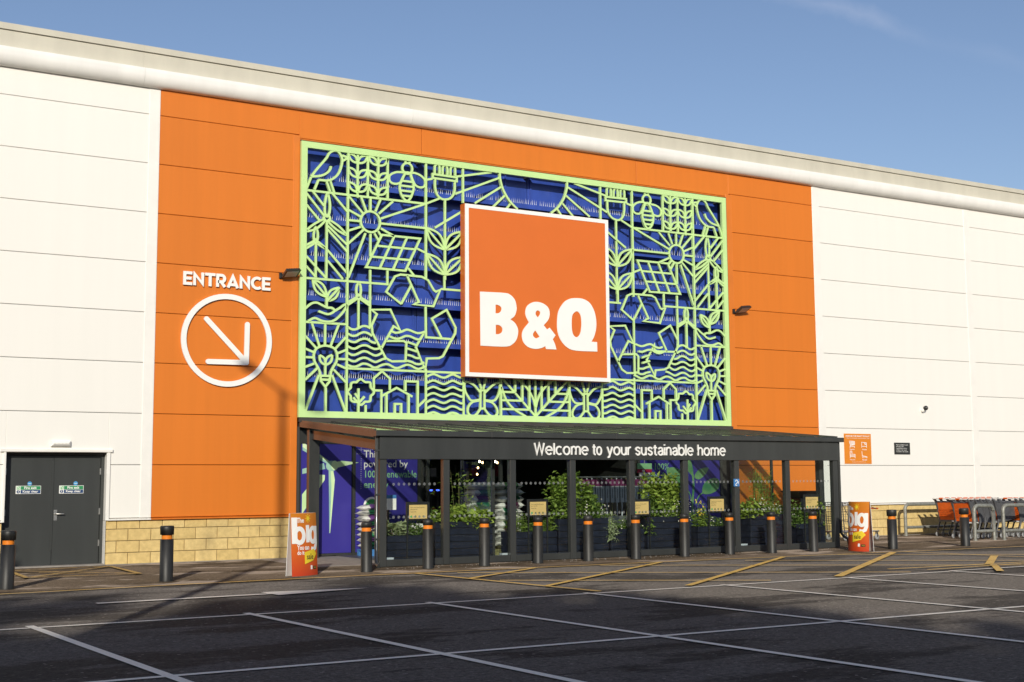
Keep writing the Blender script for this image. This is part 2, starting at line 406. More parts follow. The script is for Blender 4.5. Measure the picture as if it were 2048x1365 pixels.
def _grab(cu, y):
    o = bpy.data.objects.new('tmp', cu); COL.objects.link(o)
    dg = bpy.context.evaluated_depsgraph_get(); me = bpy.data.meshes.new_from_object(o.evaluated_get(dg))
    mb = MB(); mb.add([(v.co.x, y-v.co.z, v.co.y) for v in me.vertices], [tuple(p.vertices) for p in me.polygons])
    bpy.data.objects.remove(o); bpy.data.curves.remove(cu); bpy.data.meshes.remove(me); return mb
def text(s, x0, x1, z0, z1, y, depth=0.0, bold=0.0, res=2, spacing=1.0, keep=None, align='l'):
    cu = bpy.data.curves.new('txt', 'FONT'); cu.body = s; cu.size = 1; cu.offset = bold; cu.resolution_u = res; cu.space_character = spacing
    cu.extrude = 0
    mb = _grab(cu, 0)
    xs = [v[0] for v in mb.v]; zs = [v[2] for v in mb.v]
    a, b, c, d = min(xs), max(xs), min(zs), max(zs)
    kz = (z1-z0)/(d-c); kx = (x1-x0)/(b-a)
    if keep: kx = min(kx, kz*keep)
    mb.v = [(x0+(v[0]-a)*kx, y, z0+(v[2]-c)*kz) for v in mb.v]
    if depth:
        n = len(mb.v); front = list(mb.f); cnt = {}
        for f in front:
            for i in range(len(f)):
                e = (f[i], f[(i+1) % len(f)]); cnt[frozenset(e)] = cnt.get(frozenset(e), 0)+1
        mb.v += [(v[0], y+depth, v[2]) for v in mb.v[:n]]
        for f in front:
            for i in range(len(f)):
                e0, e1 = f[i], f[(i+1) % len(f)]
                if cnt[frozenset((e0, e1))] == 1: mb.f.append((e1, e0, n+e0, n+e1)); mb.smooth.append(False)
    return mb

# geometric stroke lettering (cap height 1)
def arc(cx, cz, rx, rz, a0, a1, n=14): return [(cx+rx*cos(radians(a0+(a1-a0)*i/n)), cz+rz*sin(radians(a0+(a1-a0)*i/n))) for i in range(n+1)]
def arch(x, w, z=.72): return [(x, .30)]+arc(x+w/2, z-w*.56, w/2, w*.54, 180, 0, 10)+[(x+w, 0)]
GL = {
 'o': ([arc(.36, .36, .31, .34, 0, 360, 26)], .72), 'c': ([arc(.36, .36, .31, .34, 48, 312, 20)], .66),
 'e': ([[(.06, .385), (.665, .385)]+arc(.36, .36, .31, .34, 6, 318, 24)], .72),
 'l': ([[(.06, 0), (.06, 1.0)]], .12), 'i': ([[(.06, 0), (.06, .72)], [(.06, .88), (.06, 1.0)]], .12),
 'h': ([[(.06, 0), (.06, 1.0)], arch(.06, .50)], .62), 'n': ([[(.06, 0), (.06, .72)], arch(.06, .50)], .62),
 'm': ([[(.06, 0), (.06, .72)], arch(.06, .44), arch(.50, .44)], 1.0), 'r': ([[(.06, 0), (.06, .72)], catmull([(.06, .40), (.12, .60), (.25, .69), (.38, .70)], False, 4)], .38),
 'u': ([[(.56, 0), (.56, .72)], [(.06, .72), (.06, .28)]+arc(.31, .28, .25, .25, 180, 360, 12)], .62),
 'b': ([[(.06, 0), (.06, 1.0)], arc(.37, .36, .31, .34, 0, 360, 26)], .72),
 't': ([catmull([(.20, .92), (.20, .60), (.20, .22), (.25, .06), (.40, .03)], False, 5), [(.02, .69), (.40, .69)]], .42),
 's': ([catmull([(.52, .56), (.42, .67), (.28, .69), (.12, .62), (.11, .48), (.29, .38), (.47, .29), (.51, .15), (.39, .04), (.24, .03), (.08, .15)], False, 4)], .56),
 'a': ([[(.54, 0), (.54, .46)]+catmull([(.54, .46), (.48, .63), (.32, .69), (.16, .64), (.09, .54)], False, 4), catmull([(.54, .40), (.28, .37), (.09, .28), (.09, .12), (.25, .03), (.42, .06), (.54, .20)], False, 4)], .60),
 'y': ([[(.03, .72), (.30, .03)], catmull([(.58, .72), (.32, .05), (.22, -.17), (.06, -.22)], False, 5)], .60),
 'W': ([[(.03, 1.0), (.27, .04), (.52, .96), (.77, .04), (1.01, 1.0)]], 1.04),
 'E': ([[(.62, .905), (.10, .905), (.10, .095), (.62, .095)], [(.10, .5), (.57, .5)]], .62), 'N': ([[(.10, 0), (.10, .86), (.66, .14), (.66, 1.0)]], .76),
 'T': ([[(.36, 0), (.36, .82)], [(0, .905), (.72, .905)]], .72), 'R': ([[(.10, 0), (.10, .905), (.36, .905)]+arc(.38, .655, .22, .25, 90, -90, 10)+[(.12, .405)], [(.34, .40), (.62, .02)]], .70),
 'A': ([[(.08, 0), (.42, .88), (.76, 0)], [(.20, .24), (.64, .24)]], .84), 'C': ([arc(.45, .5, .36, .405, 48, 312, 22)], .74)}
def glyphs(word, x0, x1, z0, cap, w, gap, y0, y1):
    """one mesh per letter, word fitted between x0 and x1 on baseline z0"""
    tot = sum(GL[ch][1] for ch in word)+gap*(len(word)-1); k = (x1-x0-w)/tot; out = []; x = x0+w/2*0; st = 0
    for ch in word:
        mb = MB()
        for s in GL[ch][0]:
            cl = hypot(s[0][0]-s[-1][0], s[0][1]-s[-1][1]) < 1e-3
            mb.ribbon([(x+w/2+px*k-.0, z0+pz*cap) for px, pz in (s[:-1] if cl else s)], w, y0-.0006*(st % 5), y1, cl); st += 1
        out.append((ch, mb)); x += (GL[ch][1]+gap)*k
    return out
MOTIFS={'grid_bar':[('l',[4.05,8.65,4.05,5.91]),('l',[4.05,6.06,4.05,3.02]),('l',[4.99,8.62,4.99,7.71]),('l',[5.93,8.62,5.93,5.99]),('l',[6.87,8.62,6.87,7.82]),('l',[3.1,7.7,5.92,7.7]),('l',[3.09,5.82,5.02,5.82]),('l',[6.31,5.81,6.84,5.81]),('l',[3.11,4.89,4.03,4.89]),('l',[4.07,3.95,6.98,3.95]),('l',[4.59,6.11,4.59,4.86]),('l',[5,6.14,5,5.83]),('l',[5.94,4.01,5.94,3.01]),('l',[6.88,3.9,6.88,3.01]),('l',[7.83,3.91,7.83,3.01])],
'bird':[('s',[3.2,8,3.33,8.18,3.54,8.44,3.6,8.55,3.69,8.62,3.79,8.63,3.86,8.57,3.91,8.46,3.89,8.31,3.83,8.15,3.72,8.03,3.58,7.96,3.37,7.95]),('s',[3.2,8,3.43,8.05,3.58,8.14,3.64,8.23,3.65,8.28]),('l',[3.2,7.99,3.1,7.73]),('l',[3.37,7.95,3.28,7.73]),('l',[3.55,7.95,3.64,7.72]),('l',[3.64,7.96,3.73,7.72]),('l',[3.91,8.55,4.04,8.52]),('l',[3.92,8.43,4.04,8.51])],
'wheat':[('l',[4.28,8.63,4.28,7.66]),('L',[4.06,8.62,4.28,8.43]),('L',[4.51,8.62,4.28,8.43]),('L',[4.06,8.31,4.28,8.11]),('L',[4.51,8.3,4.28,8.11]),('L',[4.07,7.99,4.28,7.79]),('L',[4.51,7.98,4.28,7.79]),('l',[4.76,8.62,4.76,7.71]),('L',[4.53,8.61,4.75,8.43]),('L',[4.99,8.61,4.75,8.43]),('L',[4.53,8.29,4.76,8.11]),('L',[4.99,8.28,4.76,8.11]),('L',[4.53,7.97,4.76,7.78]),('L',[4.99,7.96,4.76,7.78]),('l',[4.52,8.61,4.52,7.72])],
'bee':[('O',[5.47,8.45,5.59,8.47]),('l',[5.41,8.64,5.44,8.55]),('l',[5.54,8.64,5.51,8.56]),('o',[5.36,8.35,5.18,8.33,5.04,8.24,5.05,8.11,5.17,8.07,5.31,8.12,5.37,8.24,5.4,8.33]),('o',[5.57,8.36,5.75,8.35,5.9,8.25,5.91,8.12,5.81,8.06,5.68,8.09,5.6,8.22]),('o',[5.43,8.34,5.33,8.16,5.29,8.01,5.33,7.84,5.43,7.73,5.52,7.75,5.6,7.9,5.63,8.05,5.59,8.21,5.52,8.35]),('l',[5.32,8.16,5.59,8.16]),('l',[5.3,8.05,5.63,8.05]),('l',[5.31,7.94,5.62,7.94]),('l',[5.36,7.83,5.57,7.83]),('l',[5.36,8.36,5.57,8.36])],
'plug':[('s',[6.15,8.42,6.15,8.53,6.16,8.6,6.21,8.64,6.26,8.61,6.27,8.54,6.27,8.42]),('s',[6.35,8.42,6.35,8.53,6.36,8.6,6.4,8.64,6.45,8.61,6.47,8.54,6.47,8.42]),('s',[6.55,8.42,6.55,8.53,6.56,8.6,6.61,8.64,6.66,8.61,6.67,8.54,6.67,8.42]),('c',[6.1,8.4,6.71,8.39,6.71,8.3,6.1,8.31]),('s',[6.16,8.3,6.16,8.11,6.2,7.96,6.29,7.87,6.41,7.85,6.55,7.9,6.64,8.02,6.66,8.16,6.66,8.29]),('l',[6.41,7.85,6.41,6.02]),('l',[5.94,8.25,6.09,8.29]),('l',[5.94,7.71,6.29,7.87])],
'leaf_stem':[('l',[6.4,6.25,6.4,5.81]),('L',[5.95,7.16,6.41,6.71]),('L',[6.87,7.16,6.41,6.71]),('l',[5.95,7.16,6.41,6.71]),('l',[6.87,7.16,6.41,6.71]),('L',[5.95,6.57,6.4,6.14]),('L',[6.87,6.57,6.4,6.14]),('l',[5.95,6.57,6.4,6.14]),('l',[6.87,6.57,6.4,6.14])],
'ray':[('l',[6.69,8.41,7.62,8.62]),('l',[6.67,8.01,7.82,8.51]),('l',[7.18,7.85,7.88,8.31]),('l',[7.59,7.75,7.97,8.11]),('l',[8.01,7.8,8.12,7.93]),('l',[6.15,7.18,7.04,7.75]),('l',[3.1,7.63,3.51,7.18]),('l',[3.24,7.69,3.5,7.4]),('l',[3.1,7.39,3.42,7.06]),('l',[3.67,7.71,4.05,7.32]),('l',[3.59,6.98,4.06,6.59]),('l',[3.59,6.9,4.06,6.44]),('l',[3.11,6.29,3.57,5.85]),('l',[3.11,6.08,3.35,5.84]),('l',[3.59,6.46,4.06,5.98]),('l',[3.6,6.23,3.95,5.86]),('l',[3.36,6.04,3.57,5.85]),('l',[5.7,6.68,5.94,6.59]),('l',[5.5,6.22,5.65,6.06])],
'rising_sun':[('s',[7.83,8.63,7.84,8.48,7.9,8.28,7.99,8.12,8.11,7.97,8.3,7.82])],
'sun':[('O',[4.58,7.16,4.58,7.39]),('l',[4.58,7.68,4.58,7.4]),('l',[4.36,7.68,4.49,7.37]),('l',[4.06,7.68,4.41,7.32]),('l',[4.07,7.37,4.35,7.25]),('l',[4.07,7.15,4.34,7.15]),('l',[4.07,6.92,4.35,7.03]),('l',[4.07,6.64,4.42,6.97]),('l',[4.82,7.68,4.7,7.4]),('l',[5.12,7.67,4.78,7.36]),('l',[5.92,7.7,4.83,7.26]),('l',[4.83,7.15,5.93,7.15]),('l',[4.83,7.04,5.15,6.9]),('l',[4.76,6.98,4.84,6.88]),('l',[4.68,6.92,4.79,6.75]),('l',[4.59,6.9,4.59,6.4]),('l',[4.47,6.9,4.08,5.9])],
'wind_turbine':[('O',[3.57,7.14,3.57,7.21]),('l',[3.57,7.06,3.57,5.84]),('o',[3.54,7.2,3.52,7.43,3.58,7.68,3.64,7.44,3.61,7.21]),('o',[3.49,7.11,3.26,6.97,3.11,6.82,3.33,6.89,3.51,7.06]),('o',[3.64,7.1,3.85,6.99,4.02,6.82,3.8,6.91,3.61,7.06]),('O',[3.32,6.62,3.32,6.66]),('l',[3.33,6.56,3.33,5.84]),('o',[3.29,6.66,3.28,6.79,3.32,6.92,3.37,6.8,3.36,6.66]),('l',[3.28,6.62,3.11,6.52]),('l',[3.29,6.57,3.11,6.45]),('o',[3.37,6.62,3.56,6.48,3.36,6.57]),('O',[4.32,5.5,4.32,5.55]),('l',[4.32,5.46,4.32,4.8]),('o',[4.28,5.54,4.27,5.7,4.32,5.81,4.37,5.71,4.36,5.55]),('l',[4.28,5.49,4.07,5.37]),('l',[4.29,5.46,4.07,5.31]),('l',[4.36,5.49,4.58,5.39]),('l',[4.35,5.46,4.58,5.33])],
'solar_panel':[('c',[4.86,6.9,5.79,6.9,5.43,6.15,4.49,6.16]),('l',[5.16,6.9,4.81,6.15]),('l',[5.47,6.9,5.13,6.15]),('l',[4.76,6.65,5.67,6.65]),('l',[4.61,6.4,5.54,6.4])],
'hand_and_seedling':[('L',[3.27,5.8,3.59,5.45]),('l',[3.27,5.8,3.59,5.45]),('L',[3.87,5.67,3.59,5.36]),('l',[3.87,5.67,3.59,5.36]),('l',[3.58,5.49,3.58,5.22]),('s',[3.1,5.17,3.23,5.28,3.35,5.31,3.46,5.27,3.59,5.22,3.69,5.22,3.76,5.17,3.7,5.11,3.59,5.08,3.4,5.13]),('s',[3.75,5.15,3.88,5.23,3.99,5.31,4.03,5.28,3.99,5.19,3.87,5.05,3.76,4.96,3.63,4.92,3.47,4.93,3.31,4.98,3.17,4.91])],
'light_bulb':[('s',[3.45,3.78,3.44,3.86,3.39,3.96,3.32,4.08,3.31,4.22,3.38,4.35,3.56,4.41,3.76,4.36,3.83,4.23,3.82,4.09,3.75,3.97,3.7,3.87,3.69,3.79]),('c',[3.46,3.77,3.68,3.77,3.67,3.66,3.57,3.54,3.47,3.66]),('l',[3.46,3.69,3.68,3.69]),('L',[3.44,4.2,3.57,4]),('L',[3.72,4.22,3.57,4]),('l',[3.57,4,3.57,3.78]),('l',[3.56,4.87,3.56,4.41]),('l',[3.26,4.87,3.44,4.38]),('l',[3.87,4.88,3.68,4.39]),('l',[3.1,4.61,3.36,4.35]),('l',[4.03,4.61,3.78,4.34]),('l',[3.11,4.33,3.31,4.26]),('l',[4.04,4.34,3.82,4.25]),('l',[3.11,4.15,3.3,4.15]),('l',[4.04,4.14,3.83,4.14]),('l',[3.11,3.94,3.31,4.02]),('l',[4.04,3.94,3.83,4.02]),('l',[3.11,3.67,3.4,3.94]),('l',[4.04,3.64,3.75,3.91]),('l',[3.42,3.78,3.13,3.02]),('l',[3.72,3.79,4.03,3.03]),('l',[3.58,3.52,3.58,2.99])],
'wave':[('s',[4.07,4.83,4.15,4.79,4.24,4.79,4.33,4.83,4.41,4.87,4.5,4.87,4.59,4.83]),('s',[4.07,4.69,4.16,4.65,4.26,4.66,4.35,4.71,4.44,4.74,4.54,4.72,4.63,4.67]),('s',[4.07,4.55,4.16,4.52,4.25,4.52,4.34,4.57,4.44,4.6,4.53,4.59,4.62,4.54,4.72,4.52]),('s',[4.07,4.42,4.16,4.38,4.25,4.38,4.34,4.43,4.44,4.46,4.53,4.45,4.62,4.41,4.71,4.39,4.81,4.41]),('s',[4.07,4.28,4.16,4.24,4.25,4.25,4.34,4.29,4.43,4.33,4.52,4.32,4.61,4.28,4.7,4.25,4.79,4.27,4.88,4.32]),('s',[4.07,4.15,4.16,4.11,4.25,4.11,4.34,4.16,4.43,4.19,4.52,4.18,4.61,4.14,4.71,4.11,4.8,4.14,4.89,4.18,4.98,4.2]),('s',[4.07,4.02,4.16,3.99,4.24,3.99,4.33,4.02,4.41,4.06,4.5,4.06,4.59,4.03,4.67,3.99,4.76,4,4.84,4.04,4.93,4.07,5.02,4.07,5.11,4.03,5.19,4,5.28,4.01,5.37,4.05,5.46,4.08,5.55,4.07,5.64,4.03,5.73,4,5.82,4.02,5.91,4.06]),('s',[5.09,4.8,5.18,4.77,5.27,4.78,5.36,4.81,5.45,4.85,5.54,4.84,5.63,4.81,5.72,4.79,5.81,4.8,5.9,4.83]),('s',[5.05,4.68,5.15,4.65,5.24,4.64,5.34,4.67,5.43,4.71,5.53,4.71,5.62,4.68,5.72,4.65,5.81,4.66]),('s',[5.48,4.58,5.6,4.55,5.72,4.51]),('s',[5.48,4.44,5.6,4.41,5.71,4.38]),('s',[5.48,4.3,5.58,4.28,5.69,4.24,5.79,4.24]),('s',[5.47,4.17,5.58,4.15,5.68,4.11,5.79,4.11,5.89,4.15]),('s',[5.96,3.84,6.04,3.88,6.12,3.9,6.2,3.88,6.28,3.85,6.37,3.83,6.45,3.85,6.53,3.89,6.61,3.91,6.7,3.88,6.78,3.85,6.86,3.84]),('s',[5.96,3.7,6.04,3.74,6.12,3.76,6.2,3.74,6.28,3.71,6.37,3.69,6.45,3.71,6.53,3.75,6.61,3.77,6.7,3.74,6.78,3.71,6.86,3.7]),('s',[5.96,3.56,6.04,3.6,6.12,3.62,6.2,3.6,6.28,3.57,6.37,3.55,6.45,3.57,6.53,3.61,6.61,3.63,6.7,3.6,6.78,3.57,6.86,3.56]),('s',[5.96,3.42,6.04,3.46,6.12,3.48,6.2,3.46,6.28,3.43,6.37,3.41,6.45,3.43,6.53,3.47,6.61,3.48,6.7,3.46,6.78,3.43,6.86,3.42]),('s',[5.96,3.28,6.04,3.32,6.12,3.34,6.2,3.32,6.28,3.29,6.37,3.27,6.45,3.29,6.53,3.33,6.61,3.34,6.7,3.32,6.78,3.28,6.86,3.27]),('s',[5.96,3.14,6.04,3.18,6.12,3.2,6.2,3.18,6.28,3.15,6.37,3.13,6.45,3.15,6.53,3.19,6.61,3.2,6.7,3.18,6.78,3.14,6.86,3.13]),('s',[5.96,3.01,6.04,3.04,6.12,3.06,6.2,3.04,6.28,3.01,6.37,2.99,6.45,3.01,6.53,3.05,6.61,3.06,6.7,3.04,6.78,3,6.86,2.99])],
'scalloped_tree':[('o',[4.69,3.46,4.66,3.41,4.62,3.38,4.61,3.32,4.6,3.27,4.54,3.25,4.48,3.25,4.44,3.21,4.38,3.18,4.33,3.21,4.28,3.24,4.23,3.24,4.17,3.26,4.15,3.31,4.15,3.36,4.11,3.4,4.08,3.45,4.11,3.5,4.15,3.54,4.15,3.59,4.17,3.64,4.22,3.66,4.28,3.66,4.32,3.7,4.38,3.73,4.43,3.7,4.48,3.67,4.54,3.67,4.6,3.66,4.61,3.6,4.62,3.55,4.66,3.51]),('l',[4.33,3.53,4.33,3]),('l',[4.33,3.21,4.21,3.33]),('l',[4.33,3.21,4.47,3.36]),('l',[4.33,3.31,4.25,3.42]),('l',[4.5,3.18,4.5,3])],
'house_row':[('p',[4.69,3.5,4.69,3.76,4.88,3.92,5.07,3.76,5.07,3.52]),('p',[4.67,3.5,4.87,3.5,4.87,3]),('p',[4.87,3.38,5.23,3.57,5.61,3.39]),('l',[4.98,3.43,4.98,3]),('l',[5.51,3.44,5.51,3]),('p',[5.18,3,5.18,3.22,5.33,3.22,5.33,3]),('p',[5.43,3.5,5.43,3.72,5.73,3.72,5.73,3]),('l',[5.74,3.18,5.94,3.35])],
'butterfly':[('s',[7.31,3.52,7.15,3.68,7,3.75,6.9,3.73,6.91,3.56,6.99,3.42,7.08,3.34,7.3,3.37]),('s',[7.41,3.52,7.58,3.67,7.71,3.75,7.81,3.74,7.8,3.57,7.72,3.41,7.62,3.35,7.41,3.36]),('s',[7.3,3.35,7.1,3.31,6.99,3.19,6.99,3.06,7.08,3,7.19,3.03,7.31,3.17]),('s',[7.41,3.35,7.6,3.31,7.72,3.19,7.74,3.07,7.66,3,7.53,3.03,7.4,3.17]),('c',[7.31,3.58,7.41,3.58,7.41,3.17,7.3,3.17]),('l',[7.24,3.86,7.33,3.61]),('l',[7.46,3.86,7.38,3.61])],
'leaf_fan':[('s',[8.25,3.89,8.34,3.83,8.54,3.66,8.69,3.44,8.76,3.22]),('l',[7.88,3.87,8.74,3.04]),('s',[7.84,3.67,7.96,3.39,8.16,3.18,8.49,3.01]),('l',[7.83,3.56,8.2,3.56]),('l',[7.83,3.37,8.4,3.37]),('l',[7.83,3.17,8.58,3.17]),('l',[8.21,3.88,8.21,3.57]),('l',[8.4,3.88,8.4,3.37]),('l',[8.59,3.88,8.59,3.17])],
}
RECYC={'L':[('p',[5.33,5.41,4.97,5.65,5.18,6.01,5.31,6.06,5.83,6.05,5.99,5.98,6.13,5.77,6.18,5.74,6.29,5.79,6.12,5.41,5.63,5.42,5.76,5.48,5.47,6.05]),('l',[5.33,5.41,5.58,5.85]),('p',[4.86,4.41,5.15,4.91,5.3,4.84,5.07,5.27,4.62,5.24,4.75,5.15,4.63,4.9,4.65,4.73,4.97,4.2,5.11,4.14,5.44,4.16,5.46,4.56,5.39,4.6,4.98,4.58]),('p',[6.32,4.72,6.08,5.13,6.45,5.35,6.68,4.96,6.67,4.84,6.36,4.31,6.26,4.26,5.96,4.24,5.92,3.98,5.69,4.48,5.91,4.84]),('p',[5.93,5.39,5.94,4.71,6.56,4.7])],
'R':[('p',[11.58,5.41,11.23,5.65,11.41,6.01,11.53,6.06,12.13,6.06,12.25,6.01,12.4,5.76,12.44,5.74,12.56,5.79,12.38,5.39,11.88,5.41,12.03,5.49,11.73,6.03]),('l',[11.58,5.41,11.84,5.84]),('l',[11.59,5.41,11.59,4.05]),('p',[11.1,4.38,11.42,4.9,11.57,4.84,11.33,5.27,10.86,5.23,11.01,5.14,10.88,4.88,10.9,4.74,11.21,4.2,11.35,4.12,11.7,4.13,11.71,4.53,11.64,4.59,11.24,4.57]),('p',[12.58,4.7,12.34,5.14,12.7,5.35,12.93,4.98,12.91,4.81,12.61,4.3,12.49,4.25,12.22,4.22,12.2,4.07,11.96,4.46,12.2,4.85,12.2,4.72,12.27,4.69,12.86,4.7])],
}
LOGO={'letter_b':[[(7.12,5.766,1),(7.73,5.779,0),(7.899,5.75,0),(8.025,5.639,0),(8.067,5.493,0),(8.066,5.401,0),(8.012,5.268,0),(7.905,5.185,1),(8.021,5.112,0),(8.095,4.997,0),(8.105,4.887,0),(8.061,4.737,0),(7.954,4.622,0),(7.763,4.558,0),(7.129,4.549,1)],[(7.518,5.495,1),(7.581,5.495,0),(7.654,5.458,0),(7.675,5.404,0),(7.643,5.338,0),(7.58,5.305,0),(7.517,5.301,1)],[(7.521,5.038,1),(7.599,5.039,0),(7.672,5.001,0),(7.697,4.938,0),(7.671,4.873,0),(7.597,4.833,0),(7.52,4.829,1)]],
'ampersand':[[(8.628,5.632,0),(8.802,5.596,0),(8.922,5.51,0),(8.957,5.381,0),(8.918,5.238,0),(8.792,5.1,1),(8.883,5.007,1),(8.954,5.053,1),(9.112,4.884,1),(9.034,4.79,1),(9.094,4.677,0),(9.132,4.556,1),(8.852,4.554,1),(8.831,4.618,1),(8.704,4.566,0),(8.552,4.544,0),(8.38,4.573,0),(8.252,4.673,0),(8.206,4.818,0),(8.244,4.968,0),(8.396,5.143,1),(8.322,5.268,0),(8.301,5.378,0),(8.346,5.511,0),(8.476,5.603,0)],[(8.637,5.436,0),(8.691,5.412,0),(8.697,5.356,0),(8.635,5.268,1),(8.577,5.34,0),(8.587,5.405,0)],[(8.563,4.971,1),(8.68,4.828,1),(8.587,4.788,0),(8.516,4.825,0),(8.501,4.889,0)]],
'letter_q':[[(9.693,5.791,0),(9.896,5.782,0),(10.077,5.698,0),(10.2,5.514,0),(10.249,5.307,0),(10.246,5.115,0),(10.19,4.921,0),(10.108,4.787,1),(10.268,4.782,1),(10.271,4.559,1),(9.675,4.555,0),(9.43,4.618,0),(9.254,4.779,0),(9.169,4.981,0),(9.161,5.243,0),(9.208,5.472,0),(9.355,5.67,0),(9.513,5.76,0)],[(9.7,5.48,0),(9.789,5.432,0),(9.828,5.32,0),(9.83,5.13,0),(9.793,4.957,0),(9.702,4.871,0),(9.613,4.91,0),(9.565,5.04,0),(9.562,5.267,0),(9.593,5.401,0)]],
}
# ------------------------------------------------------------------ ground
def sheet(x0, x1, y0, y1, z): return MB().add([(x0,y0,z),(x1,y0,z),(x1,y1,z),(x0,y1,z)], [(0,1,2,3)])
car_park = tag(sheet(-700, 700, -700, 700, 0).build('car_park', 'asphalt'), kind='structure')
footway = tag(sheet(-60, 60, -5.62, .5, .004).build('footway', 'footway_asphalt'), kind='structure')
def seg(x0, y0, x1, y1, w, z):
    d = Vector((x1-x0, y1-y0)).normalized(); n = Vector((-d.y, d.x))*w/2
    return MB().add([(x0+n.x, y0+n.y, z), (x0-n.x, y0-n.y, z), (x1-n.x, y1-n.y, z), (x1+n.x, y1+n.y, z)], [(0,1,2,3)])
LZ = [.008]
def line(x0, y0, x1, y1, w, mat, parent=None, z=None):
    LZ[0] += .0006
    return seg(x0, y0, x1, y1, w, z or LZ[0]).build('painted_line', mat, parent or car_park)
# bay rows and the lines between bays
line(-30, -10.98, 10.6, -10.40, .09, 'line_white'); line(-30, -14.75, 24, -15.05, .09, 'line_white')
for x in (-6.5, -4.07, -1.63, .77, 3.18, 5.58, 8.03, 10.45):
    line(x, -10.4, x+.54, -19.6, .095, 'line_white')
for x in (10.45, 12.9, 15.3): line(x, -10.45, x+.5, -19.6, .09, 'line_white')
line(10.45, -10.40, 30, -10.2, .09, 'line_white')
# lane arrow
line(-2.85, -8.17, -.42, -8.08, .13, 'line_white')
LZ[0] += .0006; MB().add([(-.52,-7.78,LZ[0]),(-.47,-8.36,LZ[0]),(1.05,-7.96,LZ[0])], [(0,1,2)]).build('arrow_head', 'line_white', car_park)
# yellow edge line along the footway, slightly bowed as it was laid
pts = [(-30,-6.6),(-9,-6.25),(-3.7,-5.98),(-1.1,-5.75),(1.6,-5.65),(5.6,-5.66),(8.7,-5.74),(11.2,-5.84),(14.0,-5.98),(18,-6.1),(34,-6.3)]
for a, b in zip(pts[:-1], pts[1:]): line(a[0], a[1], b[0]+.02, b[1], .075, 'line_yellow')
# yellow box marking in front of the canopy
YB = [(2.9,-5.75,3.42,-10.42,.09),(3.07,-7.29,5.22,-5.77,.10),(3.25,-9.26,7.94,-5.82,.10),(5.0,-10.36,10.85,-5.95,.11),(8.0,-10.32,13.73,-6.1,.14),(12.2,-9.75,14.45,-8.05,.14),(10.95,-11.0,12.2,-9.85,.12),
      (3.25,-7.95,6.6,-10.34,.085),(3.5,-6.1,9.6,-10.34,.085),(6.5,-5.93,12.5,-10.3,.085),(9.48,-6.4,14.2,-9.9,.085),(12.2,-6.05,15.4,-8.4,.085),
      (14.05,-6.05,14.6,-10.1,.07),(9.8,-9.66,14.5,-9.8,.085),(10.2,-10.15,13.6,-9.95,.07)]
for a in YB: line(*a[:4], a[4], 'line_yellow')
# worn keep-clear box painted in front of the fire doors
for a in ((-2.75,-1.0,-2.8,-3.05,.09),(-2.8,-3.0,-.98,-3.12,.09),(-.95,-.8,-1.0,-3.15,.09),(-2.7,-1.05,-.95,-.85,.08),(-2.75,-1.1,-1.0,-3.1,.07),(-1.0,-.9,-2.75,-3.0,.07),(-2.4,-1.9,-1.3,-2.0,.06),(-2.3,-2.5,-1.5,-2.55,.06)):
    line(*a[:4], a[4], 'line_yellow_faint', footway)
for a_, b_2 in ((-.86, 2.99), (14.64, 34)): tag(MB().box(a_, b_2, -.13, .02, 0, .014).build('wall_foot_strip', 'concrete_slab'), kind='structure')
tag(MB().box(2.2, 3.9, -3.0, -.05, .004, .0125).build('entrance_paving', 'concrete_slab'), kind='structure')
# ------------------------------------------------------------------ the building
bld = thing('retail_building', 'long white and orange clad retail warehouse with buff block plinth', 'building', (-6.3, 0, 0))
XL, XR, YB_ = -6.3, 36.0, 30.0
MX0, MX1, MZ0, MZ1 = 3.0, 14.62, 2.80, 8.80          # recess for the screen
core = MB()
core.box(XL, -2.72, .06, YB_, 0, 9.5); core.box(-2.72, -.84, .06, YB_, 2.10, 9.5); core.box(-.84, MX0, .06, YB_, 0, 9.5); core.box(-2.72, -.84, .32, YB_, 0, 2.10)
core.box(MX1, XR, .06, YB_, 0, 9.5); core.box(MX0, MX1, .06, YB_, MZ1, 9.5); core.box(MX0, MX1, .35, YB_, MZ0, MZ1)
core.box(MX0, 5.95, .10, YB_, 0, MZ0); core.box(11.7, MX1, .10, YB_, 0, MZ0); core.box(5.95, 11.7, .10, YB_, 2.36, MZ0); core.box(5.95, 11.7, 9.0, YB_, 0, 2.36)
core.build('wall_core', 'core_dark', bld)
SEAM = [1.906+k for k in range(8)]
ROWS = [(.885, SEAM[0])] + list(zip(SEAM[:-1], SEAM[1:])) + [(SEAM[-1], 9.46)]
G = .005
def panel(x0, x1, z0, z1, mat, boxes=None):
    mb = MB()
    for b in (boxes or [(x0, x1, z0, z1)]): mb.cbox(b[0]+G, b[1]-G, 0, .055, b[2]+G, b[3]-G, .006)
    return mb.build('panel', mat, bld)
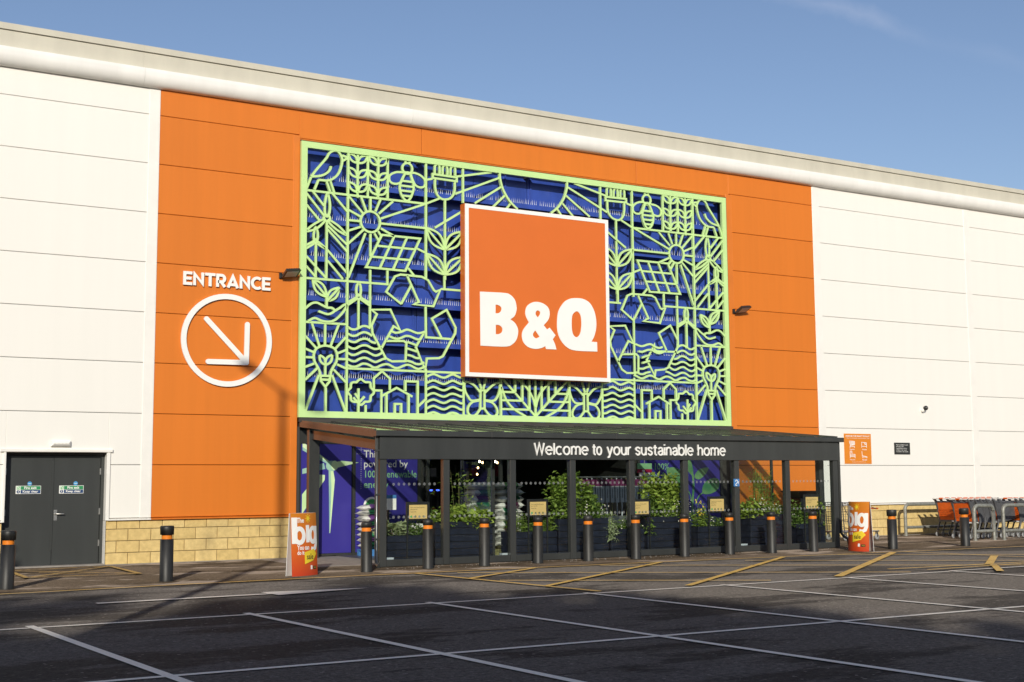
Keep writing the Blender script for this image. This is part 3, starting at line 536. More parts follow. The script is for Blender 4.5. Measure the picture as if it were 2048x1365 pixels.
for i, (z0, z1) in enumerate(ROWS):
    if i == 0:
        panel(XL, -2.70, z0, z1, 'white_cladding'); panel(-.84, -.20, z0, z1, 'white_cladding')
    elif i == 1:
        panel(0, 0, 0, 0, 'white_cladding', [(XL, -2.70, z0, z1), (-2.70-2*G, -.84+2*G, 2.13, z1), (-.84, -.20, z0, z1)])
    else:
        panel(XL, -.20, z0, z1, 'white_cladding')
    if i < len(ROWS)-1:
        panel(.0, 2.86, z0, z1, 'orange_cladding'); panel(14.80, 17.65, z0, z1, 'orange_cladding')
    else:
        panel(0, 0, 0, 0, 'orange_cladding', [(0, 2.98, z0, z1), (2.98-2*G, 5.87, 8.835, z1)]); panel(5.87, 11.8, 8.835, z1, 'orange_cladding'); panel(0, 0, 0, 0, 'orange_cladding', [(11.8, 14.74, 8.835, z1), (14.74-2*G, 17.65, z0, z1)])
    for a, b in ((17.88, 23.66), (23.88, 29.66), (29.88, XR)): panel(a, b, z0, z1, 'white_cladding')
def vstrip(x0, x1, z0, z1, mat, y0=-.012): MB().cbox(x0, x1, y0, .05, z0, z1, .008).build('joint_trim', mat, bld)
vstrip(-.215, .004, .885, 9.46, 'white_trim'); vstrip(17.64, 17.90, .885, 9.46, 'white_trim'); vstrip(23.64, 23.90, .885, 9.46, 'white_trim', -.007); vstrip(29.64, 29.90, .885, 9.46, 'white_trim', -.007)
vstrip(2.84, 2.992, .885, 8.895, 'orange_trim', -.007); vstrip(14.632, 14.83, .885, 8.895, 'orange_trim', -.007)
# head flashing over the screen, drip sills
MB().cbox(2.994, 14.63, -.006, .05, MZ1+.004, 8.828, .004).build('head_flashing', 'orange_trim', bld)
for a, b, m in ((XL, -2.72, 'white_trim'), (-.84, -.002, 'white_trim'), (.002, 2.99, 'orange_trim'), (14.64, 17.63, 'orange_trim'), (17.64, XR, 'white_trim')):
    MB().prism([(-.045, .845), (-.045, .862), (.05, .884), (.05, .845)], a, b, 'x').build('drip_sill', m, bld)
# plinth of buff blocks
plinths = [MB().box(a, b, .045, .10, 0, .845).build('plinth', 'mortar', bld) for a, b in ((XL, -2.72), (-.86, 2.99), (14.64, XR))]
bm_ = {}
def blk(w, h):
    k = (round(w, 3), round(h, 3))
    if k not in bm_: bm_[k] = MB().cbox(0, w, 0, .03, 0, h, .005).mesh('block', 'buff_block')
    return bm_[k]
base = W[bld]
def blocks(a, b, phase, plinth):
    for r in range(4):
        z0 = r*.225+.006; h = .213 if r < 3 else .845-.681-.004
        x = a - (phase if r % 2 else 0)
        while x < b-.02:
            x0, x1 = max(x, a), min(x+.44, b)
            if x1-x0 > .03:
                o = link('block', blk(x1-x0-.012, h), plinth, (x0+.006-base[0], .018+random.uniform(-.003, .003)-base[1], z0-base[2]))
            x += .44
blocks(-4.4, -2.72, .22, plinths[0]); blocks(-.86, 2.99, .22, plinths[1]); blocks(14.64, 28.0, .22, plinths[2])
# rolled eaves, parapet bands
prof = [(.05, 9.45), (-.02, 9.44)] + [(-.03-.17*sin(t), 9.665-.225*cos(t)) for t in [pi/2*k/10 for k in range(11)]] + [(-.20, 9.70), (-.20, 9.775), (-.185, 9.79), (.05, 9.80)]
x = XL
while x < XR:
    x1 = min(x+5.93, XR)
    mb = MB(); vs = [(x+.002, a, b) for a, b in prof]+[(x1-.002, a, b) for a, b in prof]; n = len(prof)
    mb.add(vs, [(i, i+1, n+i+1, n+i) for i in range(n-1)], True); mb.add(vs, [tuple(range(n)), tuple(range(2*n-1, n-1, -1))])
    mb.build('eaves_gutter', 'eaves_white', bld)
    MB().cbox(x+.0006, x1-.0006, -.07, .2, 9.825, 10.135, .002).build('parapet_panel', 'parapet_beige', bld)
    MB().cbox(x+.0006, x1-.0006, -.10, .3, 10.15, 10.275, .002).build('parapet_capping', 'parapet_beige', bld)
    x += 5.93
MB().box(XL, XR, -.03, .25, 9.5, 10.15).build('parapet_core', 'core_dark', bld)
MB().box(XL, XR, .25, YB_, 9.5, 9.9).build('roof_deck', 'parapet_beige', bld)
# fire exit doors
def door(x0, x1, handed):
    d = MB().cbox(x0, x1, .20, .25, .03, 2.045, .004).build('door', 'door_grey', bld)
    for z in (.42, 1.02, 1.78):
        xh = x0+.005 if handed < 0 else x1-.005
        MB().box(xh-.012, xh+.012, .183, .199, z-.06, z+.06).build('hinge', 'steel', d)
    return d
dl = door(-2.66, -1.80, -1); dr = door(-1.794, -.93, 1)
h = MB().box(-1.775, -1.715, .188, .199, .86, 1.06); h.tube([(-1.745, .19, .985), (-1.745, .14, .985), (-1.74, .132, .985), (-1.60, .132, .982)], .011, 8); h.build('lever_handle', 'steel', dr)
MB().box(-1.83, -1.795, .188, .199, .3, 1.98).build('astragal', 'door_grey', dl)
for a, b, z0, z1 in ((-2.72, -2.665, 0, 2.1), (-.925, -.87, 0, 2.1)): MB().box(a, b, .17, .3, z0, z1).build('door_frame', 'door_grey', bld)
MB().box(-2.664, -.926, .17, .3, 2.05, 2.1).build('door_frame', 'door_grey', bld)
for a, b in ((-2.735, -2.69), (-.868, -.80)): MB().cbox(a, b, -.03, .16, .845, 2.14, .006).build('door_surround', 'white_trim', bld)
MB().box(-.868, -.862, -.02, .168, 0, .84).build('door_reveal', 'white_trim', bld)
MB().cbox(-2.80, -.76, -.045, .16, 2.142, 2.20, .008).build('door_surround', 'white_trim', bld)
MB().box(-2.72, -.87, -.10, .19, .006, .03).build('threshold', 'concrete_slab', bld)
# recess behind the screen: backing sheets, ledges with bird spikes
for k in range(8):
    a = MX0+(MX1-MX0)*k/8; b = MX0+(MX1-MX0)*(k+1)/8
    MB().cbox(a+.006, b-.006, .30, .348, MZ0+.01, MZ1-.01, .006).build('backing_sheet', 'louvre_blue', bld)
for a, b in ((MX0, MX0+.012), (MX1-.012, MX1)): MB().box(a, b, -.04, .30, MZ0, MZ1).build('recess_reveal', 'core_dark', bld)
sp = MB(); random.seed(3)
for z in (7.99, 7.14, 6.32, 5.47, 4.60, 3.75):
    led = MB().add([(MX0+.02,-.03,z-.11),(MX1-.02,-.03,z-.11),(MX1-.02,-.03,z),(MX0+.02,-.03,z),(MX0+.02,.295,z+.02),(MX1-.02,.295,z+.02),(MX0+.02,.295,z-.02),(MX1-.02,.295,z-.02),(MX0+.02,-.01,z-.11),(MX1-.02,-.01,z-.11),(MX0+.02,-.01,z-.02),(MX1-.02,-.01,z-.02)],
        [(0,1,2,3),(3,2,5,4),(8,9,1,0),(10,11,9,8),(6,7,11,10)]).build('ledge', 'louvre_blue', bld)
    s_ = MB(); xx = MX0+.06
    while xx < MX1-.05:
        if random.random() < .93:
            hh = .125+random.uniform(-.02, .02); lx = random.uniform(-.012, .012); y = .0+random.uniform(-.006, .02)
            r = .0075
            s_.add([(xx-r,y,z+.002),(xx+r,y,z+.002),(xx,y+2*r,z+.002),(xx+lx,y-.02,z+hh)], [(0,1,3),(1,2,3),(2,0,3)])
        xx += .052
    tag(s_.build('bird_spikes', 'spike_plastic', led), kind='stuff')
for xx in (5.8, 8.2, 8.9, 11.9): MB().box(xx-.02, xx+.02, .27, .2995, MZ0+.02, MZ1-.02).build('backing_rail', 'louvre_blue', bld)
MB().box(MX0, MX1, -.10, .295, MZ0-.005, 2.882).build('sill_flashing', 'core_dark', bld)
# ------------------------------------------------------------------ pierced lime screen
FX0, FX1, FZ0, FZ1, FW = 2.975, 14.54, 2.89, 8.755, .135
XC = (FX0+FX1)/2
scr = thing('mural_screen', 'lime green cut-out screen of nature and recycling motifs over blue ledges', 'screen', (XC, -.12, FZ0))
for nm, b in (('frame_rail', (FX0, FX1, FZ1-FW, FZ1)), ('frame_rail', (FX0, FX1, FZ0, FZ0+FW)), ('frame_stile', (FX0, FX0+FW, FZ0+FW+.0005, FZ1-FW-.0005)), ('frame_stile', (FX1-FW, FX1, FZ0+FW+.0005, FZ1-FW-.0005))):
    MB().box(b[0], b[1], -.125, -.05, b[2], b[3]).build(nm, 'lime_paint', scr)
for x in (FX0+.05, 5.9, 8.75, 11.6, FX1-.05):
    for z in (FZ0+.06, FZ1-.05): MB().box(x-.04, x+.04, -.05, .295, z-.04, z+.04).build('bracket', 'core_dark', scr)
SW = .047; SI = [0]
def strokes(lst, mirror=False):
    mb = MB()
    for f, a in lst:
        P = list(zip(a[::2], a[1::2]))
        if mirror: P = [(2*XC-x, z) for x, z in P]
        sets = []
        if f in 'lp': sets = [(P, False)]
        elif f == 's': sets = [(catmull(P, False, 4), False)]
        elif f == 'c': sets = [(P, True)]
        elif f == 'o': sets = [(catmull(P, True, 4), True)]
        elif f == 'O':
            r = hypot(P[0][0]-P[1][0], P[0][1]-P[1][1]); n = 28 if r > .12 else 14
            sets = [([(P[0][0]+r*cos(2*pi*k/n), P[0][1]+r*sin(2*pi*k/n)) for k in range(n)], True)]
        elif f == 'L': sets = [(lens_pts(P[0], P[1], .22), False), (lens_pts(P[0], P[1], -.22), False)]
        for Q, cl in sets:
            SI[0] += 1; y0 = -.121+(SI[0] % 29)*.0011
            mb.ribbon(Q, SW, y0, -.055-(SI[0] % 7)*.0007, cl)
    return mb
random.seed(11)
for nm, lst in MOTIFS.items():
    for grp in ([[s_] for s_ in lst] if nm in ('ray', 'grid_bar') else [lst]):
        strokes(grp).build(nm, 'lime_paint', scr); strokes(grp, True).build(nm, 'lime_paint', scr)
strokes([('l', [XC, 3.9, XC, FZ0+.1])]).build('leaf_fan_stem', 'lime_paint', scr)
strokes(RECYC['L']).build('recycling_symbol', 'lime_paint', scr); strokes(RECYC['R']).build('recycling_symbol', 'lime_paint', scr)
# ------------------------------------------------------------------ square logo box
LX0, LX1, LZ0, LZ1 = 6.745, 10.645, 3.85, 7.745
logo = thing('logo_box_sign', 'large square orange logo box with white border and white letters', 'sign', ((LX0+LX1)/2, -.42, LZ0))
MB().cbox(LX0, LX1, -.40, -.20, LZ0, LZ1, .004).build('box_return', 'logo_orange', logo)
B_ = .095
for b in ((LX0+.006, LX1-.006, LZ1-B_, LZ1-.006), (LX0+.006, LX1-.006, LZ0+.006, LZ0+B_), (LX0+.006, LX0+B_, LZ0+B_+.0005, LZ1-B_-.0005), (LX1-B_, LX1-.006, LZ0+B_+.0005, LZ1-B_-.0005)):
    MB().box(b[0], b[1], -.418, -.401, b[2], b[3]).build('border', 'logo_white', logo)
MB().box(LX0+B_+.002, LX1-B_-.002, -.412, -.401, LZ0+B_+.002, LZ1-B_-.002).build('face_panel', 'logo_orange', logo)
for x in (7.4, 8.7, 10.0):
    for z in (4.3, 5.8, 7.3): MB().box(x-.05, x+.05, -.20, .295, z-.05, z+.05).build('standoff', 'core_dark', logo)
for nm, loops in LOGO.items():
    curve_mesh([corner_curve(l) for l in loops], -.425, .012).build(nm, 'logo_white', logo)
# ------------------------------------------------------------------ ENTRANCE lettering and arrow
ent = thing('entrance_lettering', 'raised white capitals reading ENTRANCE on the orange wall', 'sign', (.5, -.04, 5.5))
x = .50
full = 2.385-.50
for ch, mb in glyphs('ENTRANCE', .50, 2.385, 5.503, .268, .058, .07, -.05, -.014): mb.build('letter_'+ch.lower(), 'sign_white', ent)
ring = thing('arrow_ring_sign', 'raised white ring around an arrow pointing down to the right', 'sign', (1.455, -.04, 3.48))
RC = (1.455, 4.425)
MB().ribbon([(RC[0]+.893*cos(2*pi*k/64), RC[1]+.893*sin(2*pi*k/64)) for k in range(64)], .108, -.05, -.012, True).build('ring', 'sign_white', ring)
def capsule(a, b, w, y0, y1):
    d = Vector(b)-Vector(a); t = atan2(d.y, d.x); P = []
    for k in range(9): ang = t+pi/2+pi*k/8; P.append((a[0]+w/2*cos(ang), a[1]+w/2*sin(ang)))
    for k in range(9): ang = t-pi/2+pi*k/8; P.append((b[0]+w/2*cos(ang), b[1]+w/2*sin(ang)))
    return MB().prism(P, y0, y1, 'y')
capsule((1.02, 4.835), (1.865, 3.985), .105, -.0512, -.012).build('arrow_shaft', 'sign_white', ring)
capsule((1.07, 3.975), (1.865, 3.985), .103, -.0500, -.0122).build('arrow_barb', 'sign_white', ring)
capsule((1.875, 4.77), (1.865, 3.985), .103, -.0488, -.0124).build('arrow_barb', 'sign_white', ring)
for a in range(6):
    an = 2*pi*a/6; cx, cz = RC[0]+.893*cos(an), RC[1]+.893*sin(an); MB().box(cx-.02, cx+.02, -.013, .0, cz-.02, cz+.02).build('standoff', 'core_dark', ring)
# ------------------------------------------------------------------ glazed canopy
CY = -3.80
can = thing('entrance_canopy', 'dark grey glazed entrance canopy with welcome fascia below the screen', 'canopy', (8.8, -1.9, 0))
PX = [3.175, 4.475, 5.92, 7.30, 8.74, 10.12, 11.505, 12.955, 14.39]
for i, x in enumerate(PX):
    w = .065 if i not in (0, 8) else .07
    MB().cbox(x-w, x+w, CY-.06, CY+.06, .01, 1.96, .008).build('post', 'dark_paint', can)
for a, b in zip(PX[:-1], PX[1:]):
    MB().cbox(a+.067, b-.067, CY-.045, CY+.05, .012, .14, .006).build('base_rail', 'dark_paint', can)
    pane = MB().box(a+.064, b-.064, CY-.006, CY+.006, .135, 1.962).build('pane', 'pane_glass', can)
    dm = MB(); n = int((b-a-.25)/.105); x0 = (a+b)/2-(n-1)*.0525
    for z in (1.50, .90):
        for k in range(n):
            cx = x0+k*.105
            if z < 1 and (k % 13 == 12): continue
            dm.add([(cx+.027*cos(t), CY-.0085, z+.027*sin(t)) for t in [2*pi*j/12 for j in range(12)]], [tuple(range(12))])
    tag(dm.build('frosted_dots', 'frosted_dot', pane), kind='stuff')
MB().cbox(3.09, 14.47, CY-.085, CY+.085, 1.955, 2.37, .006).build('fascia', 'dark_paint', can)
MB().cbox(2.99, 14.60, CY-.15, CY+.02, 2.372, 2.475, .01).build('gutter', 'dark_paint', can)
for x in (5.4, 8.3, 11.2): MB().box(x-.006, x+.006, CY-.152, CY-.149, 2.37, 2.477).build('gutter_joint', 'core_dark', can)
for wd_, xa, xb, za, zb in (('Welcome', 6.36, 7.655, 2.05, 2.285), ('to', 7.728, 7.98, 2.05, 2.26), ('your', 8.08, 8.70, 1.985, 2.225), ('sustainable', 8.775, 10.31, 2.05, 2.292), ('home', 10.395, 11.18, 2.05, 2.29)):
    wo = None
    for ch, mb in glyphs(wd_, xa, xb, 2.055, .225, .031, .11, CY-.108, CY-.086):
        mb.build('letter_'+ch.lower(), 'sign_white', can)
# roof: glazing bars and sheets rising to the wall
RZ0, RZ1 = 2.475, 2.80
def roofz(y): return RZ0+(RZ1-RZ0)*(y-CY)/(0-CY)
nb = 17
for k in range(nb+1):
    x = 3.05+(14.55-3.05)*k/nb
    MB().add([(x+dx, y, roofz(y)+dz) for dx in (-.022, .022) for y in (CY+.03, -.05) for dz in (-.03, .035)],
             [(0,1,3,2),(4,6,7,5),(0,4,5,1),(2,3,7,6),(1,5,7,3),(0,2,6,4)]).build('glazing_bar', 'roof_metal', can)
    if k < nb:
        xn = 3.05+(14.55-3.05)*(k+1)/nb
        MB().add([(xx, y, roofz(y)+dz) for xx in (x+.024, xn-.024) for y in (CY+.03, -.05) for dz in (-.008, .012)],
             [(0,1,3,2),(4,6,7,5),(0,4,5,1),(2,3,7,6),(1,5,7,3),(0,2,6,4)]).build('roof_sheet', 'roof_glass', can)
MB().box(3.03, 14.57, -.05, .05, 2.70, 2.795).build('wall_plate', 'dark_paint', can)
for x in (3.06, 14.54):
    # verge boards and the rafters behind them
    MB().prism([(CY+.03, 2.36), (CY+.03, 2.47), (-.06, 2.79), (-.06, 2.69)], x-.045, x+.02, 'x').build('verge_board', 'dark_paint', can)
    MB().prism([(CY+.09, 2.12), (CY+.09, 2.30), (-.30, 2.62), (-.30, 2.44)], x+(.09 if x < 8 else -.17), x+(.17 if x < 8 else -.09), 'x').build('rafter', 'dark_paint', can)
for x in PX[1:-1]:
    MB().prism([(CY+.09, 2.20), (CY+.09, 2.36), (-.06, 2.66), (-.06, 2.50)], x-.04, x+.04, 'x').build('rafter', 'dark_paint', can)
# wall-side posts and side frames
MB().cbox(3.10, 3.33, -.42, -.28, .01, 2.62, .008).build('post', 'dark_paint', can)
for y0, y1 in ((-3.42, -3.28), (-.42, -.28)): MB().cbox(14.32, 14.46, y0, y1, .01, 2.42 if y0 < -1 else 2.6, .008).build('post', 'dark_paint', can)
MB().box(14.386, 14.398, CY+.07, -3.43, .1, 2.3).build('pane', 'pane_glass', can)
MB().cbox(14.33, 14.45, CY+.07, -3.43, .012, .10, .006).build('base_rail', 'dark_paint', can)
MB().box(14.386, 14.398, -1.7, -.43, .1, 2.3).build('sliding_pane', 'pane_glass', can)
for y in (-1.75, -.45): MB().box(14.36, 14.42, y, y+.045, .02, 2.35).build('door_stile', 'dark_paint', can)
MB().box(14.34, 14.44, -3.27, -.43, 2.24, 2.36).build('door_header', 'dark_paint', can)
MB().box(5.70, 5.73, CY+.4, -2.2, .05, 1.95).build('inner_pane', 'pane_glass', can)
for y in (CY+.35, -2.2): MB().box(5.685, 5.745, y, y+.05, .01, 1.97).build('inner_stile', 'dark_paint', can)
# downpipes
dp = MB().tube([(3.06, CY-.02, 2.38), (3.06, CY-.02, .14), (3.05, CY-.07, .06), (3.04, CY-.16, .03)], .036, 10); dp.build('downpipe', 'dark_paint', can)
dp = MB().tube([(14.53, CY-.02, 2.38), (14.53, CY-.02, .34), (14.60, CY-.04, .25), (14.70, CY-.06, .20), (14.73, CY-.07, .03)], .034, 10); dp.build('downpipe', 'dark_paint', can)
for z in (.5, 1.3, 2.1): MB().box(3.0, 3.12, CY-.065, CY-.0585, z, z+.03).build('pipe_clip', 'dark_paint', can)
# slab under the canopy
tag(MB().box(3.92, 14.62, -3.7, .09, .005, .02).build('entrance_slab', 'lobby_floor', None, (3, -3.7, 0)), kind='structure')
# ------------------------------------------------------------------ blue printed panels on the wall
def bluepanel(label, segs, z0, z1, y=.05):
    t = thing('window_graphic', label, 'poster', (segs[0][0], y, z0))
    for a, b in segs: MB().cbox(a, b, y, y+.045, z0, z1, .003).build('vinyl_panel', 'vinyl_blue', t)
    return t
MB().box(3.0, 3.05, .0, .09, .0, 2.7).build('jamb', 'core_dark', bld)
bp = bluepanel('blue wall panels printed with a pale green wind turbine and renewable energy message', [(3.07, 4.245), (4.335, 5.80)], .07, 2.35)
for x in (3.055, 4.29, 5.83): MB().box(x-.03 if x > 3.1 else x-.01, x+.042 if x < 5.8 else x+.06, .03, .094, .03, 2.40).build('mullion', 'dark_paint', bp)
MB().box(3.05, 5.89, .028, .095, 2.352, 2.62).build('head_frame', 'dark_paint', bp); MB().box(3.05, 5.89, .026, .095, .02, .068).build('sill_frame', 'dark_paint', bp)
yy = .046
def blade(pts, mat, y): 
    global yy
    return MB().prism(pts, y-.001, y+.003, 'y').build('turbine_print', mat, bp)
# turbine print: hub, nacelle, tower, three blades  (x, z on the panel)
def P2(cx, cy): return (3.43+(cx-190)*.00255-(.30 if cx == 192 else 0), 2.36-(cy-165)*.002285-(-.14 if (cx == 192 and cy < 300) else .16 if cx == 192 and cy > 500 else 0))
hub = P2(330, 372)
blade([P2(192, 215), P2(305, 325), P2(288, 352), P2(192, 292)], 'print_blade_light', .0470)
blade([P2(375, 335), P2(420, 325), P2(575, 341), P2(500, 358), P2(385, 388)], 'print_blade_light', .0466)
blade([P2(305, 418), P2(345, 412), P2(360, 500), P2(322, 985), P2(315, 985), P2(308, 560)], 'print_blade_light', .0462)
blade([P2(215, 450), P2(272, 455), P2(270, 500), P2(192, 740), P2(192, 560)], 'print_blade_light', .0458)
blade([P2(192, 400), P2(262, 345), P2(275, 400), P2(192, 445)], 'print_blade_shade', .0454)
blade([P2(305, 415), P2(322, 414), P2(330, 560), P2(318, 985), P2(315, 985), P2(308, 560)], 'print_blade_shade', .0446)
blade([P2(192, 292), P2(192, 262), P2(300, 340), P2(288, 352)], 'print_blade_shade', .0442)
blade([(hub[0]+.13*cos(t), hub[1]+.11*sin(t)) for t in [2*pi*k/20 for k in range(20)]], 'print_blade_shade', .0450)
blade([(hub[0]+.07+.08*cos(t), hub[1]+.01+.10*sin(t)) for t in [2*pi*k/20 for k in range(20)]], 'print_blade_light', .0438)
def ptext(s, x, z, h, mat, par, y=.046, bold=.008, k=None, w=None):
    # lower-case text set by its x origin and cap height
    cu = bpy.data.curves.new('t', 'FONT'); cu.body = s; cu.size = 1; cu.offset = bold; cu.resolution_u = 2
    mb = _grab(cu, 0); b = max(v[0] for v in mb.v)
    sc = h/.72; kx = (w/b) if w else sc
    mb.v = [(x+v[0]*kx, y, z+v[2]*sc) for v in mb.v]
    return mb.build('print_text', mat, par)
ptext('This store is', 4.52, 2.07, .155, 'sign_white', bp); ptext('powered by', 4.52, 1.86, .155, 'sign_white', bp); ptext('100% renewable', 4.52, 1.64, .155, 'pale_green', bp, w=1.26); ptext('energy', 4.52, 1.42, .155, 'pale_green', bp)
MB().lathe([(0, -.004), (.20, -.004), (.20, .003)], (4.72, .049, 1.03), 32, 'y', False).build('badge', 'sign_white', bp)
MB().lathe([(0, -.002), (.155, -.002), (.155, .002)], (4.72, .0435, 1.03), 32, 'y', False).build('badge', 'badge_green', bp)
MB().prism([(4.72+(.09 if k % 2 else .05)*cos(pi*k/8), 1.03+(.09 if k % 2 else .05)*sin(pi*k/8)) for k in range(16)], .0385, .0405, 'y').build('badge_flower', 'pale_green', bp)
for z in (2.23, 2.14):
    for k in range(14): MB().box(4.36+k*.045, 4.38+k*.045, .0475, .0495, z, z+.006).build('dash', 'sign_white', bp)
for k in range(20): MB().box(4.46, 4.466, .0475, .0495, 1.40+k*.045, 1.42+k*.045).build('dash', 'sign_white', bp)
bq = bluepanel('blue wall panel printed with large green seedling leaves and peat free message', [(11.80, 14.27)], .07, 2.35)
for x in (11.76, 14.31): MB().box(x-.035, x+.035, .03, .094, .03, 2.45).build('mullion', 'dark_paint', bq)
MB().box(11.72, 14.35, .028, .095, 2.352, 2.62).build('head_frame', 'dark_paint', bq); MB().box(11.72, 14.35, .026, .095, .02, .068).build('sill_frame', 'dark_paint', bq)
ptext('Our compost', 12.0, 2.10, .16, 'sign_white', bq); ptext('is 100%', 12.0, 1.80, .16, 'pale_green', bq); ptext('peat free', 12.0, 1.58, .16, 'pale_green', bq)
def pleaf(pts, y): MB().prism(catmull(pts, True, 4), y-.001, y+.003, 'y').build('leaf_print', 'print_leaf', bq)
pleaf([(12.60, 1.80), (12.78, 1.86), (13.0, 1.80), (13.18, 1.62), (13.20, 1.42), (13.0, 1.34), (12.80, 1.46), (12.65, 1.62)], .0460)
pleaf([(13.10, 2.10), (13.25, 2.15), (13.38, 1.95), (13.42, 1.65), (13.30, 1.72), (13.15, 1.90)], .0450)
pleaf([(13.45, 1.62), (13.60, 1.80), (13.90, 1.85), (13.80, 1.68), (13.60, 1.56)], .0440)
pleaf([(13.70, 1.22), (13.75, 1.45), (14.0, 1.58), (14.22, 1.55), (14.20, 1.32), (13.95, 1.20)], .0430)
MB().ribbon(catmull([(13.40, 1.68), (13.42, 1.4), (13.38, 1.0), (13.36, .6)], False, 5), .06, .0415, .0445).build('stem_print', 'print_leaf', bq)
MB().ribbon(catmull([(13.15, 1.38), (13.30, 1.20), (13.36, .95)], False, 5), .03, .0405, .0435).build('stem_print', 'print_leaf', bq)
MB().ribbon(catmull([(13.75, 1.25), (13.58, 1.15), (13.46, .95)], False, 5), .03, .0395, .0425).build('stem_print', 'print_leaf', bq)
# ------------------------------------------------------------------ lobby behind the canopy
lob = thing('lobby_interior', 'dark shop lobby seen through the canopy glass', 'interior', (8.8, 4, 0))
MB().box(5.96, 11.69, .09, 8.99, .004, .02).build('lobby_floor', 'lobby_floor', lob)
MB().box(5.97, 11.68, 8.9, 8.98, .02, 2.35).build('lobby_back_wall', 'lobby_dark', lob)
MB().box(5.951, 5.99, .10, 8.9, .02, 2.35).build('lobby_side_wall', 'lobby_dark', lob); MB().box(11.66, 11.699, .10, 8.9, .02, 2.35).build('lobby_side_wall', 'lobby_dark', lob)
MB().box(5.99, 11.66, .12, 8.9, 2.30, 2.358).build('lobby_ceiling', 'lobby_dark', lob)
for x in (6.05, 7.9, 9.75, 11.6): MB().cbox(x-.04, x+.04, .02, .09, .02, 2.36, .005).build('door_frame', 'dark_paint', lob)
for k, (x, y, z) in enumerate(((8.55, 2.2, 2.02), (8.80, 2.5, 2.0), (9.05, 2.3, 2.02), (9.28, 2.6, 2.0), (8.95, 3.0, 1.88), (9.15, 3.4, 1.72))):
    t = thing('pendant_bulb', ('first', 'second', 'third', 'fourth', 'upper', 'lower')[k]+(' glowing bulb in the top row inside the lobby' if k < 4 else ' glowing bulb hanging below the top row in the lobby'), 'lamp', (x, y, z), 'bulbs glowing in the lobby')
    MB().lathe([(0, -.025), (.02, -.015), (.027, 0), (.02, .02), (.008, .035)], (x, y, z), 10).build('bulb', 'bulb_white' if k in (0, 2) else 'bulb_warm', t)
    MB().tube([(x, y, z+.03), (x, y, 2.30)], .004, 5).build('flex', 'black_plastic', t)
for k, (x, y, z, m) in enumerate(((7.55, 4.0, 1.30, 'bulb_white'), (8.75, 5.2, 1.32, 'lamp_blue'), (8.95, 5.2, 1.32, 'lamp_blue'))):
    t = thing('display_light', ('white' if k == 0 else 'blue')+' display light deep in the dark lobby'+('', ', left one of the pair', ', right one of the pair')[k], 'lamp', (x, y, z-.1), None)
    MB().lathe([(0, -.02), (.04, -.015), (.045, .01), (0, .02)], (x, y, z), 10).build('lens', m, t); MB().box(x-.03, x+.03, y, y+.06, .02, z-.015).build('stand', 'black_plastic', t)
for k, (x0, y0, n) in enumerate(((6.5, 5.5, 4), (8.2, 6.2, 4), (9.9, 5.6, 4))):
    t = thing('lobby_shelf_unit', 'dim shelving unit in the lobby, %s from the left' % ('first', 'second', 'third')[k], 'shelf', (x0, y0, .02), 'shelving in the lobby')
    for j in range(n): MB().box(x0, x0+1.3, y0, y0+.45, .15+j*.5, .18+j*.5).build('shelf', 'shelf_grey', t)
    for a in (x0, x0+1.26): MB().box(a, a+.04, y0+.4, y0+.451, .02, 2.0).build('upright', 'shelf_grey', t)
    for j in range(n):
        for i in range(5):
            hgt = random.uniform(.12, .3); MB().box(x0+.06+i*.25, x0+.24+i*.25, y0+.03, y0+.35, .181+j*.5, .181+j*.5+hgt).build('stock_box', random.choice(['trolley_orange', 'bag_white', 'shelf_grey', 'red_print', 'label_grey']), t)
# ------------------------------------------------------------------ compost bags under the canopy
def bag_mesh(w, d, h, seed):
    rnd = random.Random(seed); mb = MB(); nx, ny = 8, 5; top = []; bot = []
    for i in range(nx+1):
        for j in range(ny+1):
            u, v = i/nx, j/ny; e = (max(0, 1-(2*u-1)**4)*max(0, 1-(2*v-1)**4))**.5
            px = (u-.5)*w*(1-.04*(2*v-1)**2); py = (v-.5)*d*(1-.05*(2*u-1)**2)
            dz = rnd.uniform(-.012, .012)
            top.append((px, py, h*.5+h*.5*e+dz*e)); bot.append((px, py, h*.5-h*.5*e*.9+(0 if e > .5 else dz*.5)))
    n = len(top); fs = []
    for i in range(nx):
        for j in range(ny):
            a = i*(ny+1)+j; fs.append((a, a+ny+1, a+ny+2, a+1)); fs.append((n+a, n+a+1, n+a+ny+2, n+a+ny+1))
    ring_ = [i*(ny+1) for i in range(nx+1)]+[nx*(ny+1)+j for j in range(1, ny+1)]+[i*(ny+1)+ny for i in range(nx-1, -1, -1)]+[j for j in range(ny-1, 0, -1)]
    for a, b in zip(ring_, ring_[1:]+ring_[:1]): fs.append((a, n+a, n+b, b))
    return mb.add(top+bot, fs, True)
ORD2 = ['bottom', 'second', 'third', 'fourth', 'fifth', 'sixth', 'seventh', 'eighth', 'ninth', 'top']
ORD = ['bottom', 'second', 'third', 'fourth', 'fifth', 'sixth', 'seventh', 'eighth', 'top']
def bag(name, x, y, z, w, d, h, rz, seed, stripe, label, group):
    t = thing(name, label, 'compost bag', (0, 0, 0), group); W[t] = (0, 0, 0)
    bag_mesh(w, d, h, seed).build('bag_body', 'bag_white', t)
    st = bag_mesh(w, d, h, seed); keep = set(i for i, v in enumerate(st.v) if -.36*w < v[0] < .36*w)
    st.v = [(a, b*1.02, (c-h/2)*1.05+h/2+(.003 if c > h/2 else -.003)) for a, b, c in st.v]; st.f = [f for f in st.f if all(i in keep for i in f)]; st.smooth = [True]*len(st.f); st.build('printed_band', stripe, t)
    t.location = (x, y, z); t.rotation_euler.z = rz
